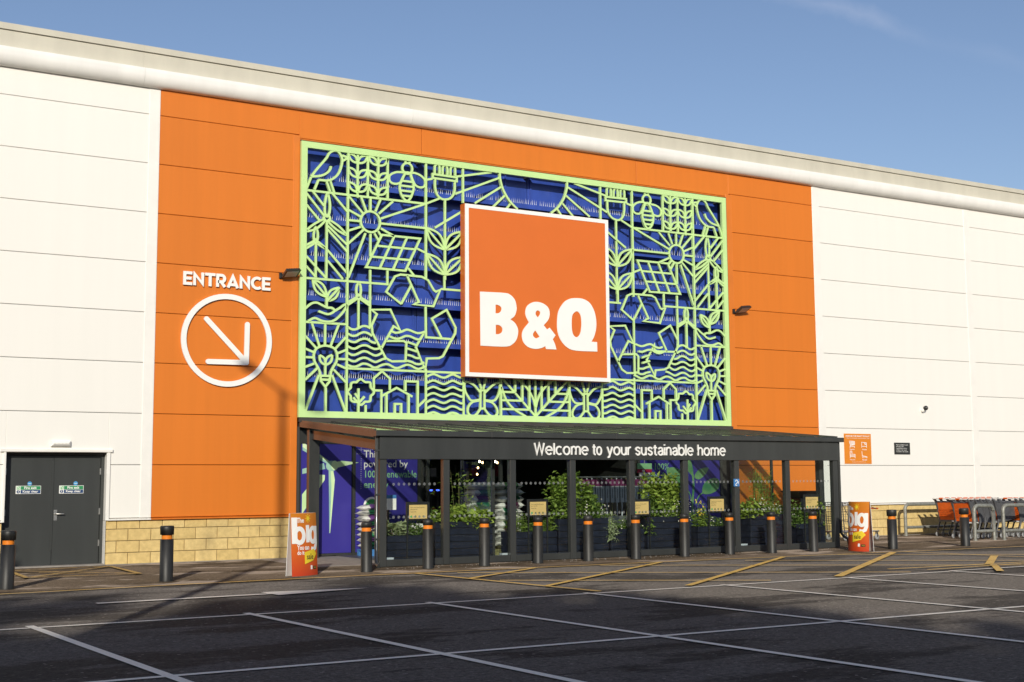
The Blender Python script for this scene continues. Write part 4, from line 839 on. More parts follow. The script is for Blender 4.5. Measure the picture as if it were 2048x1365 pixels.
for k in range(8):
    bag('compost_bag', 4.56+random.uniform(-.03, .03), -.42+random.uniform(-.02, .02), .16+k*.112, .70, .48, .125, .1*random.uniform(-1, 1), k, 'bag_purple' if k % 2 else 'bag_green',
        'white compost bag beside the wind turbine panel, '+(ORD[k] if k < 7 else 'top')+' of its stack', 'bags stacked by the turbine panel')
t = thing('blue_pallet', 'small blue pallet under the compost bags by the turbine panel', 'pallet', (4.56, -.42, .02))
for dy in (-.17, 0, .17): MB().box(4.27, 4.85, -.42+dy-.04, -.42+dy+.04, .02, .12).build('runner', 'sticker_mid_blue', t)
for k in range(5): MB().box(4.27+k*.125, 4.35+k*.125, -.63, -.21, .121, .155).build('deck_board', 'sticker_mid_blue', t)
for sidx, x0 in enumerate((6.35, 7.02)):
    for k in range(10):
        bag('stacked_bag', x0+random.uniform(-.03, .03), -1.75+random.uniform(-.02, .02), .15+k*.135, .64, .5, .15, .08*random.uniform(-1, 1), 20+k+sidx*13, ('bag_green', 'bag_white', 'bag_green', 'tool_purple')[(k+sidx) % 4],
            ORD2[k]+' compost bag up in the tall %s stack behind the planters' % ('left', 'right')[sidx], 'tall stacks of bags behind the planters')
    t = thing('wooden_pallet', 'pallet under the tall %s stack of compost bags' % ('left', 'right')[sidx], 'pallet', (x0, -1.75, .02))
    for dy in (-.2, 0, .2): MB().box(x0-.32, x0+.32, -1.75+dy-.04, -1.75+dy+.04, .02, .11).build('runner', 'cane', t)
    for k in range(5): MB().box(x0-.32+k*.137, x0-.23+k*.137, -2.0, -1.5, .111, .145).build('deck_board', 'cane', t)
# rack of garden tools
ORD16 = ['first', 'second', 'third', 'fourth', 'fifth', 'sixth', 'seventh', 'eighth', 'ninth', 'tenth', 'eleventh', 'twelfth', 'thirteenth', 'fourteenth', 'fifteenth', 'sixteenth']
rk = thing('tool_rack', 'metal rail rack holding garden tools behind the planters', 'rack', (10.2, -1.2, 0))
for x in (9.15, 11.35): MB().box(x-.02, x+.02, -1.22, -1.18, .02, 1.62).build('upright', 'steel', rk); MB().box(x-.03, x+.03, -1.45, -.95, .02, .06).build('foot', 'steel', rk)
MB().tube([(9.15, -1.2, 1.62), (11.35, -1.2, 1.62)], .018, 8).build('rail', 'steel', rk)
for k in range(16):
    x = 9.25+k*.135; nm = (ORD16[k]+' from left')
    t = thing('garden_tool', 'purple handled garden tool on the rack, '+nm, 'garden tool', (x, -1.23, .5), 'tools hanging on the rack')
    MB().tube([(x, -1.232, 1.60), (x, -1.24, 1.3), (x, -1.24, .75)], .016, 6).build('shaft', 'label_grey' if k % 3 else 'cane', t)
    MB().box(x-.045, x+.045, -1.27, -1.215, 1.42, 1.57).build('grip', 'tool_purple', t)
    tilt = random.uniform(-.03, .03)
    MB().add([(x-.05+tilt, -1.262, 1.05), (x+.05+tilt, -1.262, 1.05), (x+.055, -1.262, 1.42), (x-.055, -1.262, 1.42), (x-.05+tilt, -1.257, 1.05), (x+.05+tilt, -1.257, 1.05), (x+.055, -1.257, 1.42), (x-.055, -1.257, 1.42)], [(0,1,2,3),(7,6,5,4),(0,4,5,1),(1,5,6,2),(2,6,7,3),(3,7,4,0)]).build('card', 'label_grey', t)
    MB().box(x-.006, x+.006, -1.2645, -1.2625, 1.15, 1.36).build('card_print', 'ink_black', t)
    MB().prism([(x-.07, .75), (x+.07, .75), (x+.06, .55), (x, .5), (x-.06, .55)], -1.25, -1.235, 'y').build('blade', 'steel', t)
t = thing('price_board', 'white and crimson price board hanging above the tool rack', 'sign', (10.95, -1.2, 1.7)); MB().box(10.8, 11.2, -1.225, -1.2, 1.72, 1.80).build('crimson_panel', 'red_print', t); MB().box(10.8, 11.2, -1.225, -1.2, 1.801, 1.93).build('grey_panel', 'pale_green', t); MB().box(10.92, 11.0, -1.2275, -1.2255, 1.735, 1.785).build('white_mark', 'sign_white', t); MB().tube([(11.0, -1.21, 1.93), (11.0, -1.21, 2.52)], .01, 6).build('hanger', 'steel', t); MB().box(10.86, 11.14, -1.225, -1.2, 1.64, 1.715).build('white_panel', 'sign_white', t)
# ticket stand by the turbine panel
t = thing('ticket_stand', 'white price ticket on a thin black stand behind the left pane', 'sign', (4.0, -2.3, .02)); MB().box(3.98, 4.02, -2.32, -2.28, .05, 1.0).build('stem', 'black_plastic', t); MB().lathe([(.0, .03), (.16, .03), (.16, 0)], (4.0, -2.3, .02), 16, 'z', False).build('foot', 'black_plastic', t); MB().box(3.86, 4.16, -2.335, -2.321, 1.0, 1.22).build('ticket', 'sign_white', t); MB().box(3.86, 4.16, -2.336, -2.32, 1.2205, 1.29).build('ticket_header', 'sticker_mid_blue', t); text('7', 3.885, 3.945, 1.05, 1.17, -2.3375).build('ticket_numeral', 'ink_black', t)
# white picket boxes stacked by the planters
for k in range(3):
    t = thing('white_crate', 'low white crate behind the left planter, '+('bottom', 'middle', 'top')[k]+' of its stack', 'crate', (4.45, -2.2, .02+k*.24), 'white crates behind the left planter')
    for y in (-2.4, -2.0): MB().box(4.15, 4.75, y-.01, y+.01, .025+k*.24, .24+k*.24).build('long_side', 'bag_white', t)
    for x in (4.15, 4.75): MB().box(x-.01, x+.01, -2.389, -2.011, .025+k*.24, .24+k*.24).build('short_side', 'bag_white', t)
    MB().box(4.161, 4.739, -2.389, -2.011, .025+k*.24, .04+k*.24).build('crate_base', 'bag_white', t)
# ------------------------------------------------------------------ planters with their plants
PL = [(3.34, 4.20, .57), (4.36, 5.60, .80), (6.02, 7.06, .57), (7.10, 8.30, .80), (8.36, 9.20, .57), (9.28, 10.42, .80), (10.60, 11.42, .57), (12.05, 13.20, .80), (13.38, 14.24, .57)]
PN = ['first', 'second', 'third', 'fourth', 'fifth', 'sixth', 'seventh', 'eighth', 'ninth']
for k, (a, b, h) in enumerate(PL):
    t = thing('planter', ('tall' if h > .7 else 'low')+' navy slatted trough planter behind the canopy glass, '+PN[k]+' from the left', 'planter', (a, -3.6, .02), 'slatted planters along the glass')
    n = 6 if h > .7 else 4; sh = (h-.03)/n
    fr = MB().cbox(a+.006, b-.006, -3.622, -3.60, 0, sh-.012, .004)
    me = fr.mesh('slat', 'planter_navy', (a, -3.6, 0)); fs = MB().box(a, a+.02, -3.599, -3.21, 0, sh-.012).mesh('slat', 'planter_navy', (a, -3.6, 0))
    for j in range(n):
        link('slat', me, t, (0, 0, .01+j*sh)); link('slat', fs, t, (0, 0, .01+j*sh)); link('slat', fs, t, (b-a-.02, 0, .01+j*sh)); link('slat', me, t, (0, .41, .01+j*sh))
    MB().box(a+.021, b-.021, -3.598, -3.212, h-.09, h-.05).build('soil', 'soil', t)
    MB().box(a+.022, b-.022, -3.596, -3.214, .024, h-.095).build('liner', 'core_dark', t)
rl = random.Random(5)
def leaf(mb, p, d, up_, L, wd, fold=.25):
    d = d.normalized(); s = d.cross(up_)
    s = s.normalized() if s.length > 1e-3 else d.orthogonal().normalized(); u = s.cross(d)
    a, m, e = p, p+d*L*.5, p+d*L-u*L*.12
    mb.add([a, m+s*wd/2+u*wd*fold, e, m-s*wd/2+u*wd*fold, m], [(0, 4, 1), (1, 4, 2), (0, 3, 4), (3, 2, 4)])
def rv(): 
    return Vector((rl.gauss(0, 1), rl.gauss(0, 1), rl.gauss(0, 1))).normalized()
def plant(name, label, cat, c, rx, ry, z0, z1, n, L, wd, mat, shape='bush', stems=5, stem_mat='leaf_mid', flowers=None, group=None, droop=0):
    t = thing(name, label, cat, (c[0], c[1], z0), group)
    n = int(n*1.25); L *= 1.35; wd *= 1.45
    st = MB(); fol = MB(); axes = []
    for k in range(stems):
        x, y = c[0]+rl.uniform(-rx, rx)*.7, c[1]+rl.uniform(-ry, ry)*.7; top = z1-(z1-z0)*rl.uniform(0, .3)
        ex, ey = x+rl.uniform(-.3, .3)*rx, y+rl.uniform(-.3, .3)*ry
        pts_ = [Vector((x, y, z0-.04)), Vector(((x+ex)/2+rl.uniform(-.03, .03), (y+ey)/2, (z0+top)/2)), Vector((ex, ey, top))]
        st.tube(pts_, [.007, .006, .003] if stem_mat != 'cane' else [.0032, .0028, .002], 5); axes.append(pts_)
    st.build('stems', stem_mat, t)
    for k in range(n):
        if shape == 'vine':
            A = rl.choice(axes); u = rl.random()**.8; p = A[0].lerp(A[1], u*2) if u < .5 else A[1].lerp(A[2], u*2-1)
            sp_ = rx*.55*(1.1-u*.7); p = p+Vector((rl.gauss(0, sp_*.6), rl.gauss(0, ry*.4), rl.gauss(0, .05)))
        else:
            u, v, w_ = rl.uniform(-1, 1), rl.uniform(-1, 1), rl.random()
            hump = (1-.55*u*u)*(.75+.25*sin(u*7+c[0]*3)); p = Vector((c[0]+u*rx, c[1]+v*ry, z0+(z1-z0)*w_*hump))
        d = rv(); d.z = abs(d.z)*.5-droop*rl.random(); d.y -= .25
        leaf(fol, p, d, Vector((0, -.35, 1)) + rv()*.6, L*rl.uniform(.6, 1.25), wd*rl.uniform(.7, 1.2))
    fol.build('foliage', mat, t)
    if flowers:
        fm, nf, fs_, zf0, zf1 = flowers; fl = MB(); nf = int(nf*.55); fs_ *= .95
        for k in range(nf):
            # heads come in loose groups
            gx = c[0]+rx*sin(2.3*(k//9)+c[0]*5); p = Vector((max(c[0]-rx, min(c[0]+rx, gx+rl.gauss(0, rx*.22))), c[1]-ry*rl.uniform(.3, 1.15), rl.uniform(zf0, zf1)))
            nrm = (Vector((0, -1, .5))+rv()*.6).normalized(); a1 = nrm.orthogonal().normalized(); b1 = nrm.cross(a1); r = fs_*rl.uniform(.7, 1.2)
            fl.add([p+nrm*r*.35]+[p+r*(1 if j % 2 else .55)*(cos(pi*j/5)*a1+sin(pi*j/5)*b1) for j in range(10)], [(0, 1+j, 1+(j+1) % 10) for j in range(10)])
        fl.build('flowers', fm, t)
    return t
yP = -3.42
plant('sage_plant', 'broad pale-leaved sage in the first low planter', 'plant', (3.60, yP), .26, .15, .55, .80, 90, .17, .065, 'leaf_sage', stems=8, flowers=None)
plant('daisy_plant', 'white flowered trailing plant at the right of the first low planter', 'plant', (4.02, yP), .20, .15, .52, .86, 420, .055, .022, 'leaf_deep', stems=8, flowers=('white_petal', 34, .018, .62, .9), droop=.5)
plant('strawberry_plant', 'leafy bright green strawberry filling the second planter', 'plant', (5.0, yP), .60, .17, .72, 1.10, 760, .095, .08, 'leaf_lime', stems=12, droop=.6)
plant('bean_plant', 'thin climbing bean on canes above the second planter', 'plant', (5.05, yP), .5, .12, .8, 1.86, 150, .06, .02, 'leaf_mid', 'vine', 7, 'cane')
plant('cabbage_plant', 'pale green leaves spilling over the second planter front', 'plant', (5.25, yP-.14), .16, .05, .66, .82, 26, .11, .10, 'leaf_lime', stems=4, droop=.7)
plant('herb_plant', 'dusky herb with white heads at the left of the second planter', 'plant', (4.46, yP), .13, .14, .72, 1.05, 130, .06, .03, 'leaf_mid', stems=6, flowers=('white_petal', 8, .014, .85, 1.05))
plant('grass_herb', 'upright grassy herb at the left of the third planter', 'plant', (6.25, yP), .2, .15, .55, .95, 260, .12, .012, 'leaf_mid', stems=14, flowers=('white_petal', 14, .016, .7, .95))
plant('rosemary_plant', 'spiky rosemary at the right of the third planter', 'plant', (6.85, yP), .2, .15, .55, 1.02, 420, .09, .012, 'leaf_mid', stems=16, flowers=None)
plant('small_herb', 'small dark herb below the placard in the third planter', 'plant', (6.52, yP-.05), .13, .1, .52, .74, 130, .06, .02, 'leaf_deep', stems=5, flowers=('white_petal', 5, .014, .55, .75))
plant('tomato_plant', 'tall bushy tomato plant rising from the fourth planter', 'plant', (7.42, yP), .42, .16, .76, 1.66, 900, .085, .048, 'leaf_mid', 'vine', 11, 'leaf_mid')
plant('tomato_plant', 'shorter tomato plant right of the tall one in the fourth planter', 'plant', (7.86, yP), .30, .16, .76, 1.50, 420, .085, .046, 'leaf_mid', 'vine', 7, 'leaf_mid')
plant('flowering_herb', 'pink-white flowered mound at the right of the fourth planter', 'plant', (8.06, yP), .26, .17, .76, 1.18, 420, .06, .025, 'leaf_deep', stems=8, flowers=('white_petal', 46, .02, .85, 1.2))
plant('lavender_spray', 'long drooping leaf spray hanging before the fifth planter', 'plant', (8.38, yP-.17), .10, .03, .36, .95, 150, .10, .03, 'leaf_sage', stems=4, droop=1.0)
plant('daisy_plant', 'white daisies tumbling over the fifth low planter', 'plant', (8.85, yP), .36, .18, .46, .78, 620, .05, .02, 'leaf_deep', stems=8, flowers=('white_petal', 80, .02, .40, .74), droop=.5)
plant('courgette_plant', 'tall leafy courgette climbing from the sixth planter', 'plant', (9.82, yP), .50, .17, .78, 1.66, 950, .10, .06, 'leaf_lime', 'vine', 11, 'leaf_mid')
plant('dark_shrub', 'dense dark shrub at the left of the sixth planter', 'plant', (9.56, yP), .28, .17, .76, 1.22, 520, .06, .03, 'leaf_deep', stems=7)
plant('daisy_plant', 'white daisies at the right front of the sixth planter', 'plant', (10.05, yP-.05), .36, .16, .72, 1.18, 560, .055, .022, 'leaf_mid', stems=8, flowers=('white_petal', 95, .02, .68, 1.15), droop=.4)
plant('fern_frond', 'fern frond hanging from the left of the sixth planter', 'plant', (9.36, yP-.17), .06, .02, .42, .8, 70, .08, .025, 'leaf_mid', stems=2, droop=1)
plant('pansy_plant', 'yellow flowered pansies in the seventh low planter', 'plant', (10.82, yP), .22, .16, .52, 1.05, 420, .055, .03, 'leaf_mid', stems=7, flowers=('yellow_petal', 40, .026, .8, 1.14), droop=.2)
plant('alyssum_plant', 'cream flowered trailing plant at the right of the seventh planter', 'plant', (11.2, yP), .24, .17, .42, .78, 420, .05, .022, 'leaf_deep', stems=7, flowers=('white_petal', 46, .02, .34, .76), droop=.5)
plant('wispy_fennel', 'tall wispy fennel above the eighth planter', 'plant', (12.55, yP), .45, .14, .8, 1.92, 420, .09, .010, 'leaf_mid', 'vine', 12, 'leaf_mid')
plant('white_shrub', 'mound of white flowers in the eighth planter', 'plant', (12.72, yP), .45, .18, .74, 1.22, 760, .06, .03, 'leaf_mid', stems=9, flowers=('white_petal', 130, .022, .72, 1.14), droop=.3)
plant('geranium_plant', 'round green leaves at the left of the eighth planter', 'plant', (12.2, yP), .16, .17, .7, 1.12, 220, .09, .08, 'leaf_lime', stems=7, droop=.3)
plant('ivy_plant', 'dark ivy mound filling the ninth low planter', 'plant', (13.6, yP), .24, .17, .48, 1.08, 620, .065, .045, 'leaf_deep', stems=8, droop=.4, flowers=('white_petal', 14, .016, .5, .8))
plant('clematis_plant', 'loose climbing plant at the right end of the ninth planter', 'plant', (14.05, yP), .18, .15, .5, 1.18, 180, .075, .05, 'leaf_mid', 'vine', 5, 'leaf_mid')
for k, (x, z) in enumerate(((3.98, .84), (6.60, .86), (9.10, .83), (11.10, .86), (13.83, .87))):
    t = thing('planter_placard', 'yellow information placard in black frame, '+PN[k]+' from the left behind the glass', 'sign', (x, -3.64, .3), 'placards on the planters')
    MB().cbox(x-.24, x+.24, -3.655, -3.625, z-.02, z+.33, .005).build('frame', 'black_plastic', t)
    MB().box(x-.185, x+.185, -3.660, -3.6555, z+.02, z+.275).build('card', 'placard_cream', t)
    for s_, zz, w in (('Plant a bee friendly garden', .225, .29), ('grow your own', .188, .14), ('reuse this', .15, .12)): text(s_, x-.16, x-.16+w, z+zz-.012, z+zz+.012, -3.6625).build('card_text', 'ink_black', t)
    for j in range(4):
        cx = x-.145+j*.085; MB().prism([(cx+.022*cos(2*pi*i/12), z+.06+.022*sin(2*pi*i/12)) for i in range(12)], -3.663, -3.661, 'y').build('card_icon', 'ink_green' if j == 0 else 'cane', t)
    for dx in (-.225, .21): MB().box(x+dx, x+dx+.025, -3.65, -3.63, .03, z-.02).build('leg', 'black_plastic', t)
t = thing('yellow_wrapper', 'crumpled yellow wrapper lying behind the glass', 'litter', (8.45, CY+.12, .02)); random.seed(21)
mb = MB(); n = 9
vs = [(8.36+.19*i/n, CY+.10+.05*j+random.uniform(-.015, .015), .022+.07*j*random.uniform(.5, 1)) for i in range(n+1) for j in (0, 1)]
mb.add(vs, [(2*i, 2*i+2, 2*i+3, 2*i+1) for i in range(n)], True); mb.v += [(a, b+.025, c+.004) for a, b, c in vs]; o_ = 2*(n+1); mb.f += [(o_+2*i+1, o_+2*i+3, o_+2*i+2, o_+2*i) for i in range(n)]; mb.smooth += [True]*n
mb.build('wrapper', 'yellow_print', t)
for k, (x, w) in enumerate(((3.36, .18), (5.83, .17), (11.75, .22))):
    t = thing('clear_box', 'pale plastic box on the floor behind the glass, '+('by the left corner post', 'beside the inner glass screen', 'near the hearing loop sticker')[k], 'box', (x, CY+.12, .02), 'plastic boxes behind the glass')
    for yy_ in (CY+.08, CY+.17): MB().box(x-w/2, x+w/2, yy_-.004, yy_+.004, .022, .155).build('long_side', 'label_grey', t)
    for xx in (x-w/2+.004, x+w/2-.004): MB().box(xx-.004, xx+.004, CY+.0845, CY+.1655, .022, .155).build('short_side', 'label_grey', t)
    MB().box(x-w/2-.005, x+w/2+.005, CY+.073, CY+.178, .1555, .168).build('lid', 'label_grey', t)
t = thing('tapered_bin', 'black tapered bin against the orange wall beyond the glass', 'bin', (16.35, -.6, 0))
MB().add([(16.10,-.85,.02),(16.62,-.85,.02),(16.62,-.35,.02),(16.10,-.35,.02),(16.18,-.78,1.06),(16.54,-.78,1.06),(16.54,-.42,1.06),(16.18,-.42,1.06)], [(3,2,1,0),(4,5,6,7),(0,1,5,4),(1,2,6,5),(2,3,7,6),(3,0,4,7)]).build('bin_body', 'black_plastic', t)
MB().add([(16.2,-.76,1.062),(16.52,-.76,1.062),(16.52,-.44,1.062),(16.2,-.44,1.062),(15.98,-.95,1.25),(16.76,-.95,1.25),(16.76,-.25,1.25),(15.98,-.25,1.25)], [(3,2,1,0),(4,5,6,7),(0,1,5,4),(1,2,6,5),(2,3,7,6),(3,0,4,7)]).build('bin_hood', 'black_plastic', t)
t = thing('hearing_loop_sticker', 'small blue and white ear symbol sticker on a canopy post', 'sticker', (11.47, CY-.066, 1.40)); MB().box(11.40, 11.56, CY-.064, CY-.0605, 1.40, 1.56).build('sticker_face', 'sticker_mid_blue', t)
MB().ribbon(catmull([(11.45, 1.50), (11.47, 1.535), (11.505, 1.52), (11.50, 1.48), (11.465, 1.455), (11.45, 1.425), (11.49, 1.42)], False, 4), .014, CY-.067, -3.8645).build('ear_symbol', 'sign_white', t); MB().ribbon([(11.52, 1.45), (11.54, 1.51)], .012, CY-.067, CY-.0645).build('wave_symbol', 'sign_white', t)
# ------------------------------------------------------------------ wall fixtures and signs
for k, x in enumerate((2.72, 14.93)):
    t = thing('floodlight', 'small dark floodlight '+('left of the lime screen' if k == 0 else 'right of the lime screen'), 'light', (x, 0, 5.85), 'floodlights either side of the screen')
    MB().box(x-.17, x-.11, -.05, -.001, 5.78, 5.90).build('mounting_plate', 'black_plastic', t)
    MB().tube([(x-.14, -.03, 5.82), (x-.10, -.10, 5.80), (x-.02, -.14, 5.84)], .022, 8).build('arm', 'black_plastic', t)
    M = Matrix.Translation((x+.02, -.22, 5.88)) @ Matrix.Rotation(radians(-24), 4, 'X') @ Matrix.Rotation(radians(-8), 4, 'Y')
    hd = MB().add([(-.17,-.14,-.03),(.17,-.14,-.03),(.17,.14,-.03),(-.17,.14,-.03),(-.15,-.12,.035),(.15,-.12,.035),(.15,.12,.035),(-.15,.12,.035)], [(3,2,1,0),(4,5,6,7),(0,1,5,4),(1,2,6,5),(2,3,7,6),(3,0,4,7)]).xf(M); hd.build('housing', 'black_plastic', t)
    MB().box(-.13, .13, -.10, .10, -.0335, -.0305).xf(M).build('lens', 'label_grey', t)
    for j in range(5): MB().box(-.12+j*.055, -.11+j*.055, -.10, .10, .0355, .055).xf(M).build('cooling_fin', 'black_plastic', t)
t = thing('bulkhead_light', 'long white bulkhead lamp above the fire doors', 'light', (-1.73, 0, 2.25)); MB().cbox(-1.91, -1.55, -.05, -.001, 2.245, 2.355, .01).build('base', 'white_trim', t); MB().cbox(-1.90, -1.56, -.095, -.0505, 2.258, 2.345, .03).build('diffuser', 'eaves_white', t)
for j in range(12): MB().box(-1.868+j*.025, -1.862+j*.025, -.0975, -.0955, 2.29, 2.315).build('diffuser_rib', 'parapet_beige', t)
t = thing('security_camera', 'small dark dome camera on the right white wall', 'camera', (21.57, 0, 3.5)); MB().lathe([(.06, 0), (.06, -.05), (.045, -.09), (0, -.09)], (21.57, 0, 3.45), 16, 'y').build('mount', 'white_trim', t); MB().lathe([(0, -.085)]+[(.068*sin(a), -.085*cos(a)*0+ -.0-.068*cos(a)) for a in [pi*j/8 for j in range(1, 9)]], (21.60, -.12, 3.51), 16, 'y').build('dome', 'black_plastic', t)
for k, (x, z, lab) in enumerate(((-2.47, 1.365, 'left'), (-1.69, 1.365, 'right'))):
    t = thing('fire_exit_sign', 'green and blue Fire exit Keep clear sign on the %s door leaf' % lab, 'sign', (x, .2, z), 'signs on the fire doors'); y = .197
    MB().box(x, x+.45, y, .1995, z, z+.15).build('plate', 'sign_white', t)
    MB().box(x+.088, x+.442, y-.0025, y-.0005, z+.077, z+.143).build('green_band', 'sign_green', t); MB().box(x+.088, x+.442, y-.0025, y-.0005, z+.008, z+.072).build('blue_band', 'sign_blue', t)
    text('Fire exit', x+.15, x+.37, z+.088, z+.135, y-.005, 0, .03).build('lettering', 'sign_white', t); text('Keep clear', x+.125, x+.40, z+.012, z+.064, y-.005, 0, .03).build('lettering', 'sign_white', t)
    MB().box(x+.012, x+.08, y-.0025, y-.0005, z+.080, z+.142).build('pictogram_ground', 'pale_green', t)
    MB().ribbon([(x+.022, z+.086), (x+.022, z+.136), (x+.045, z+.136)], .008, y-.005, y-.003).build('pictogram', 'sign_white', t); MB().ribbon([(x+.05, z+.13), (x+.055, z+.11), (x+.07, z+.09)], .010, y-.005, y-.003).build('pictogram', 'sign_white', t)
    MB().prism([(x+.046+.03*cos(2*pi*j/20), z+.04+.03*sin(2*pi*j/20)) for j in range(20)], y-.0025, y-.0005, 'y').build('mandatory_disc', 'sign_blue', t); MB().box(x+.041, x+.051, y-.0045, y-.003, z+.022, z+.062).build('mandatory_mark', 'sign_white', t)
    t = thing('door_disc_sticker', 'round light blue sticker above the sign on the %s door leaf' % lab, 'sticker', (x+.27, .2, z+.16), 'blue discs on the fire doors')
    cx = x+(.245 if k == 0 else .30); MB().prism([(cx+.04*cos(2*pi*j/24), z+.19+.04*sin(2*pi*j/24)) for j in range(24)], .197, .1995, 'y').build('disc', 'sticker_blue', t); MB().box(cx-.028, cx+.028, .1945, .1965, z+.186, z+.194).build('disc_print', 'sign_white', t)
t = thing('trolley_guide_sign', 'orange trolley choosing sign with white pictograms on the white wall', 'sign', (18.53, -.01, 1.95)); x, z, y = 18.53, 1.95, -.012
MB().box(x, x+1.0, -.012, -.001, z, z+.81).build('board', 'sign_orange', t)
text('CHOOSE THE RIGHT TROLLEY', x+.05, x+.95, z+.725, z+.765, y-.003, 0, .03).build('heading', 'sign_white', t); text('There is a trolley for every job big or small', x+.09, x+.93, z+.675, z+.70, y-.003, 0, .01).build('subheading', 'sign_white', t); text('Please return trolleys after use', x+.27, x+.77, z+.035, z+.058, y-.003).build('footer', 'sign_white', t)
def icon(ox, oz, segs, w=.014):
    mb = MB()
    for i, s_ in enumerate(segs): mb.ribbon([(ox+a, oz+b) for a, b in s_], w, y-.004-.0004*i, y-.0015)
    mb.build('pictogram', 'sign_white', t)
for (ox, oz, cap, kind) in ((x+.2, z+.44, 'Regular', 0), (x+.64, z+.44, 'A frame', 1), (x+.2, z+.16, 'Heavy duty', 2), (x+.64, z+.16, 'Flat bed', 3)):
    if kind == 0: icon(ox, oz, [[(-.02,.17),(.18,.16),(.18,.07),(.02,.05),(-.02,.17)],[(0,.14),(.18,.13)],[(.01,.11),(.18,.10)],[(.01,.08),(.18,.075)],[(.05,.05),(.05,.16)],[(.1,.06),(.1,.16)],[(.14,.06),(.14,.16)],[(.0,.02),(.18,.02)],[(.0,-.01),(.02,.05)],[(.17,-.01),(.17,.02)]])
    elif kind == 1: icon(ox, oz, [[(0,.15),(0,-.01)],[(0,.14),(.18,.13)],[(.18,.13),(.18,-.01)],[(0,.03),(.18,.03)],[(.1,.13),(.12,.08),(.18,.08)],[(.1,.10),(.18,.10)]])
    elif kind == 2: icon(ox, oz, [[(0,.18),(.07,.18),(.07,.11)],[(0,.18),(0,-.01)],[(.02,.15),(.07,.15)],[(0,.10),(.18,.09)],[(.18,.1),(.18,-.01)],[(0,.06),(.18,.055)],[(0,.035),(.18,.03)]])
    else: icon(ox, oz, [[(0,.18),(.01,.04)],[(.01,.06),(.19,.03)],[(.01,.03),(.19,.015)],[(.03,.03),(.03,-.01)],[(.18,.02),(.18,-.01)]])
    text(cap, ox-.01 if kind % 2 == 0 else ox+.01, ox+.18 if kind % 2 == 0 else ox+.18, oz-.07, oz-.035, y-.003, 0, .02).build('caption', 'sign_white', t)
t = thing('liability_notice', 'small black notice with white text on the right white wall', 'sign', (20.42, -.01, 2.21)); MB().box(20.42, 21.03, -.012, -.001, 2.21, 2.535).build('board', 'sign_black', t)
for j, (s_, w) in enumerate((('Please note B&Q is unable', .46), ('to accept or take', .29), ('responsibility for loss or', .42), ('damage to your vehicle', .41), ('or property in our car park', .46))): text(s_, 20.49, 20.49+w, 2.455-j*.047, 2.488-j*.047, -.0145, 0, .01).build('lettering', 'sign_white', t)
# ------------------------------------------------------------------ bollards
BP = [(-3.42,-4.95,.86,1),(-1.01,-4.78,.87,1),(2.46,-4.73,.86,0),(3.72,-4.58,.87,0),(4.90,-4.53,.87,0),(6.10,-4.45,.87,0),(7.23,-4.47,.87,0),(8.35,-4.48,.87,0),(9.62,-4.40,.86,0),(10.87,-4.32,.86,0),(11.86,-4.5,.86,0),(12.93,-4.62,.86,0),(14.98,-4.92,.86,1),(17.2,-5.02,.86,1)]
def bollard(big):
    t = thing('bollard', '', 'bollard'); W[t] = (0, 0, 0)
    r = .099 if not big else .113
    if not big:
        MB().lathe([(r+.004, 0), (r+.004, .02), (r, .03), (r*.97, .70)], (0, 0, 0), 20).build('post', 'bollard_black', t)
        MB().lathe([(r*.86, .70), (r*.86, .765)], (0, 0, 0), 20).build('reflective_band', 'bollard_orange', t)
        MB().lathe([(r*.97, .70), (r*.86, .701)], (0, 0, 0), 20).build('shoulder', 'bollard_black', t)
        MB().lathe([(r*.86, .764), (r*.92, .765), (r*.92, .83), (r*.85, .858), (r*.6, .868), (0, .868)], (0, 0, 0), 20).build('cap', 'bollard_black', t)
    else:
        MB().lathe([(r*.95, 0), (r*.95, .02), (r*.93, .03), (r*.93, .655), (r*.74, .66)], (0, 0, 0), 20).build('post', 'bollard_black', t)
        MB().lathe([(r*.74, .658), (r*.74, .725)], (0, 0, 0), 20).build('reflective_band', 'bollard_orange', t)
        MB().lathe([(r*.74, .724), (r*.95, .728), (r*.97, .85), (r*.9, .866), (0, .868)], (0, 0, 0), 20).build('cap', 'bollard_black', t)
    return t
prot = [bollard(0), bollard(1)]; used = [0, 0]
BL = ['left of the fire doors at the photo edge', 'in front of the block plinth right of the fire doors', 'at the left end of the canopy beside the downpipe'] + ['in front of the canopy glass, %s from its left end' % s for s in ('second', 'third', 'fourth', 'fifth', 'sixth', 'seventh', 'eighth', 'ninth')] + ['at the right end of the canopy glass', 'standing alone right of the canopy', 'in front of the orange trolleys']
for (x, y, h, big), lab in zip(BP, BL):
    t = prot[big] if not used[big] else copy_tree(prot[big]); used[big] = 1
    t.location = (x, y, .004); t.rotation_euler.z = random.uniform(0, 6); t.rotation_euler.x = random.uniform(-.012, .012); t.scale.z = h/.868
    tag(t, 'black bollard with orange band '+lab, 'bollard', 'bollards along the footway edge')
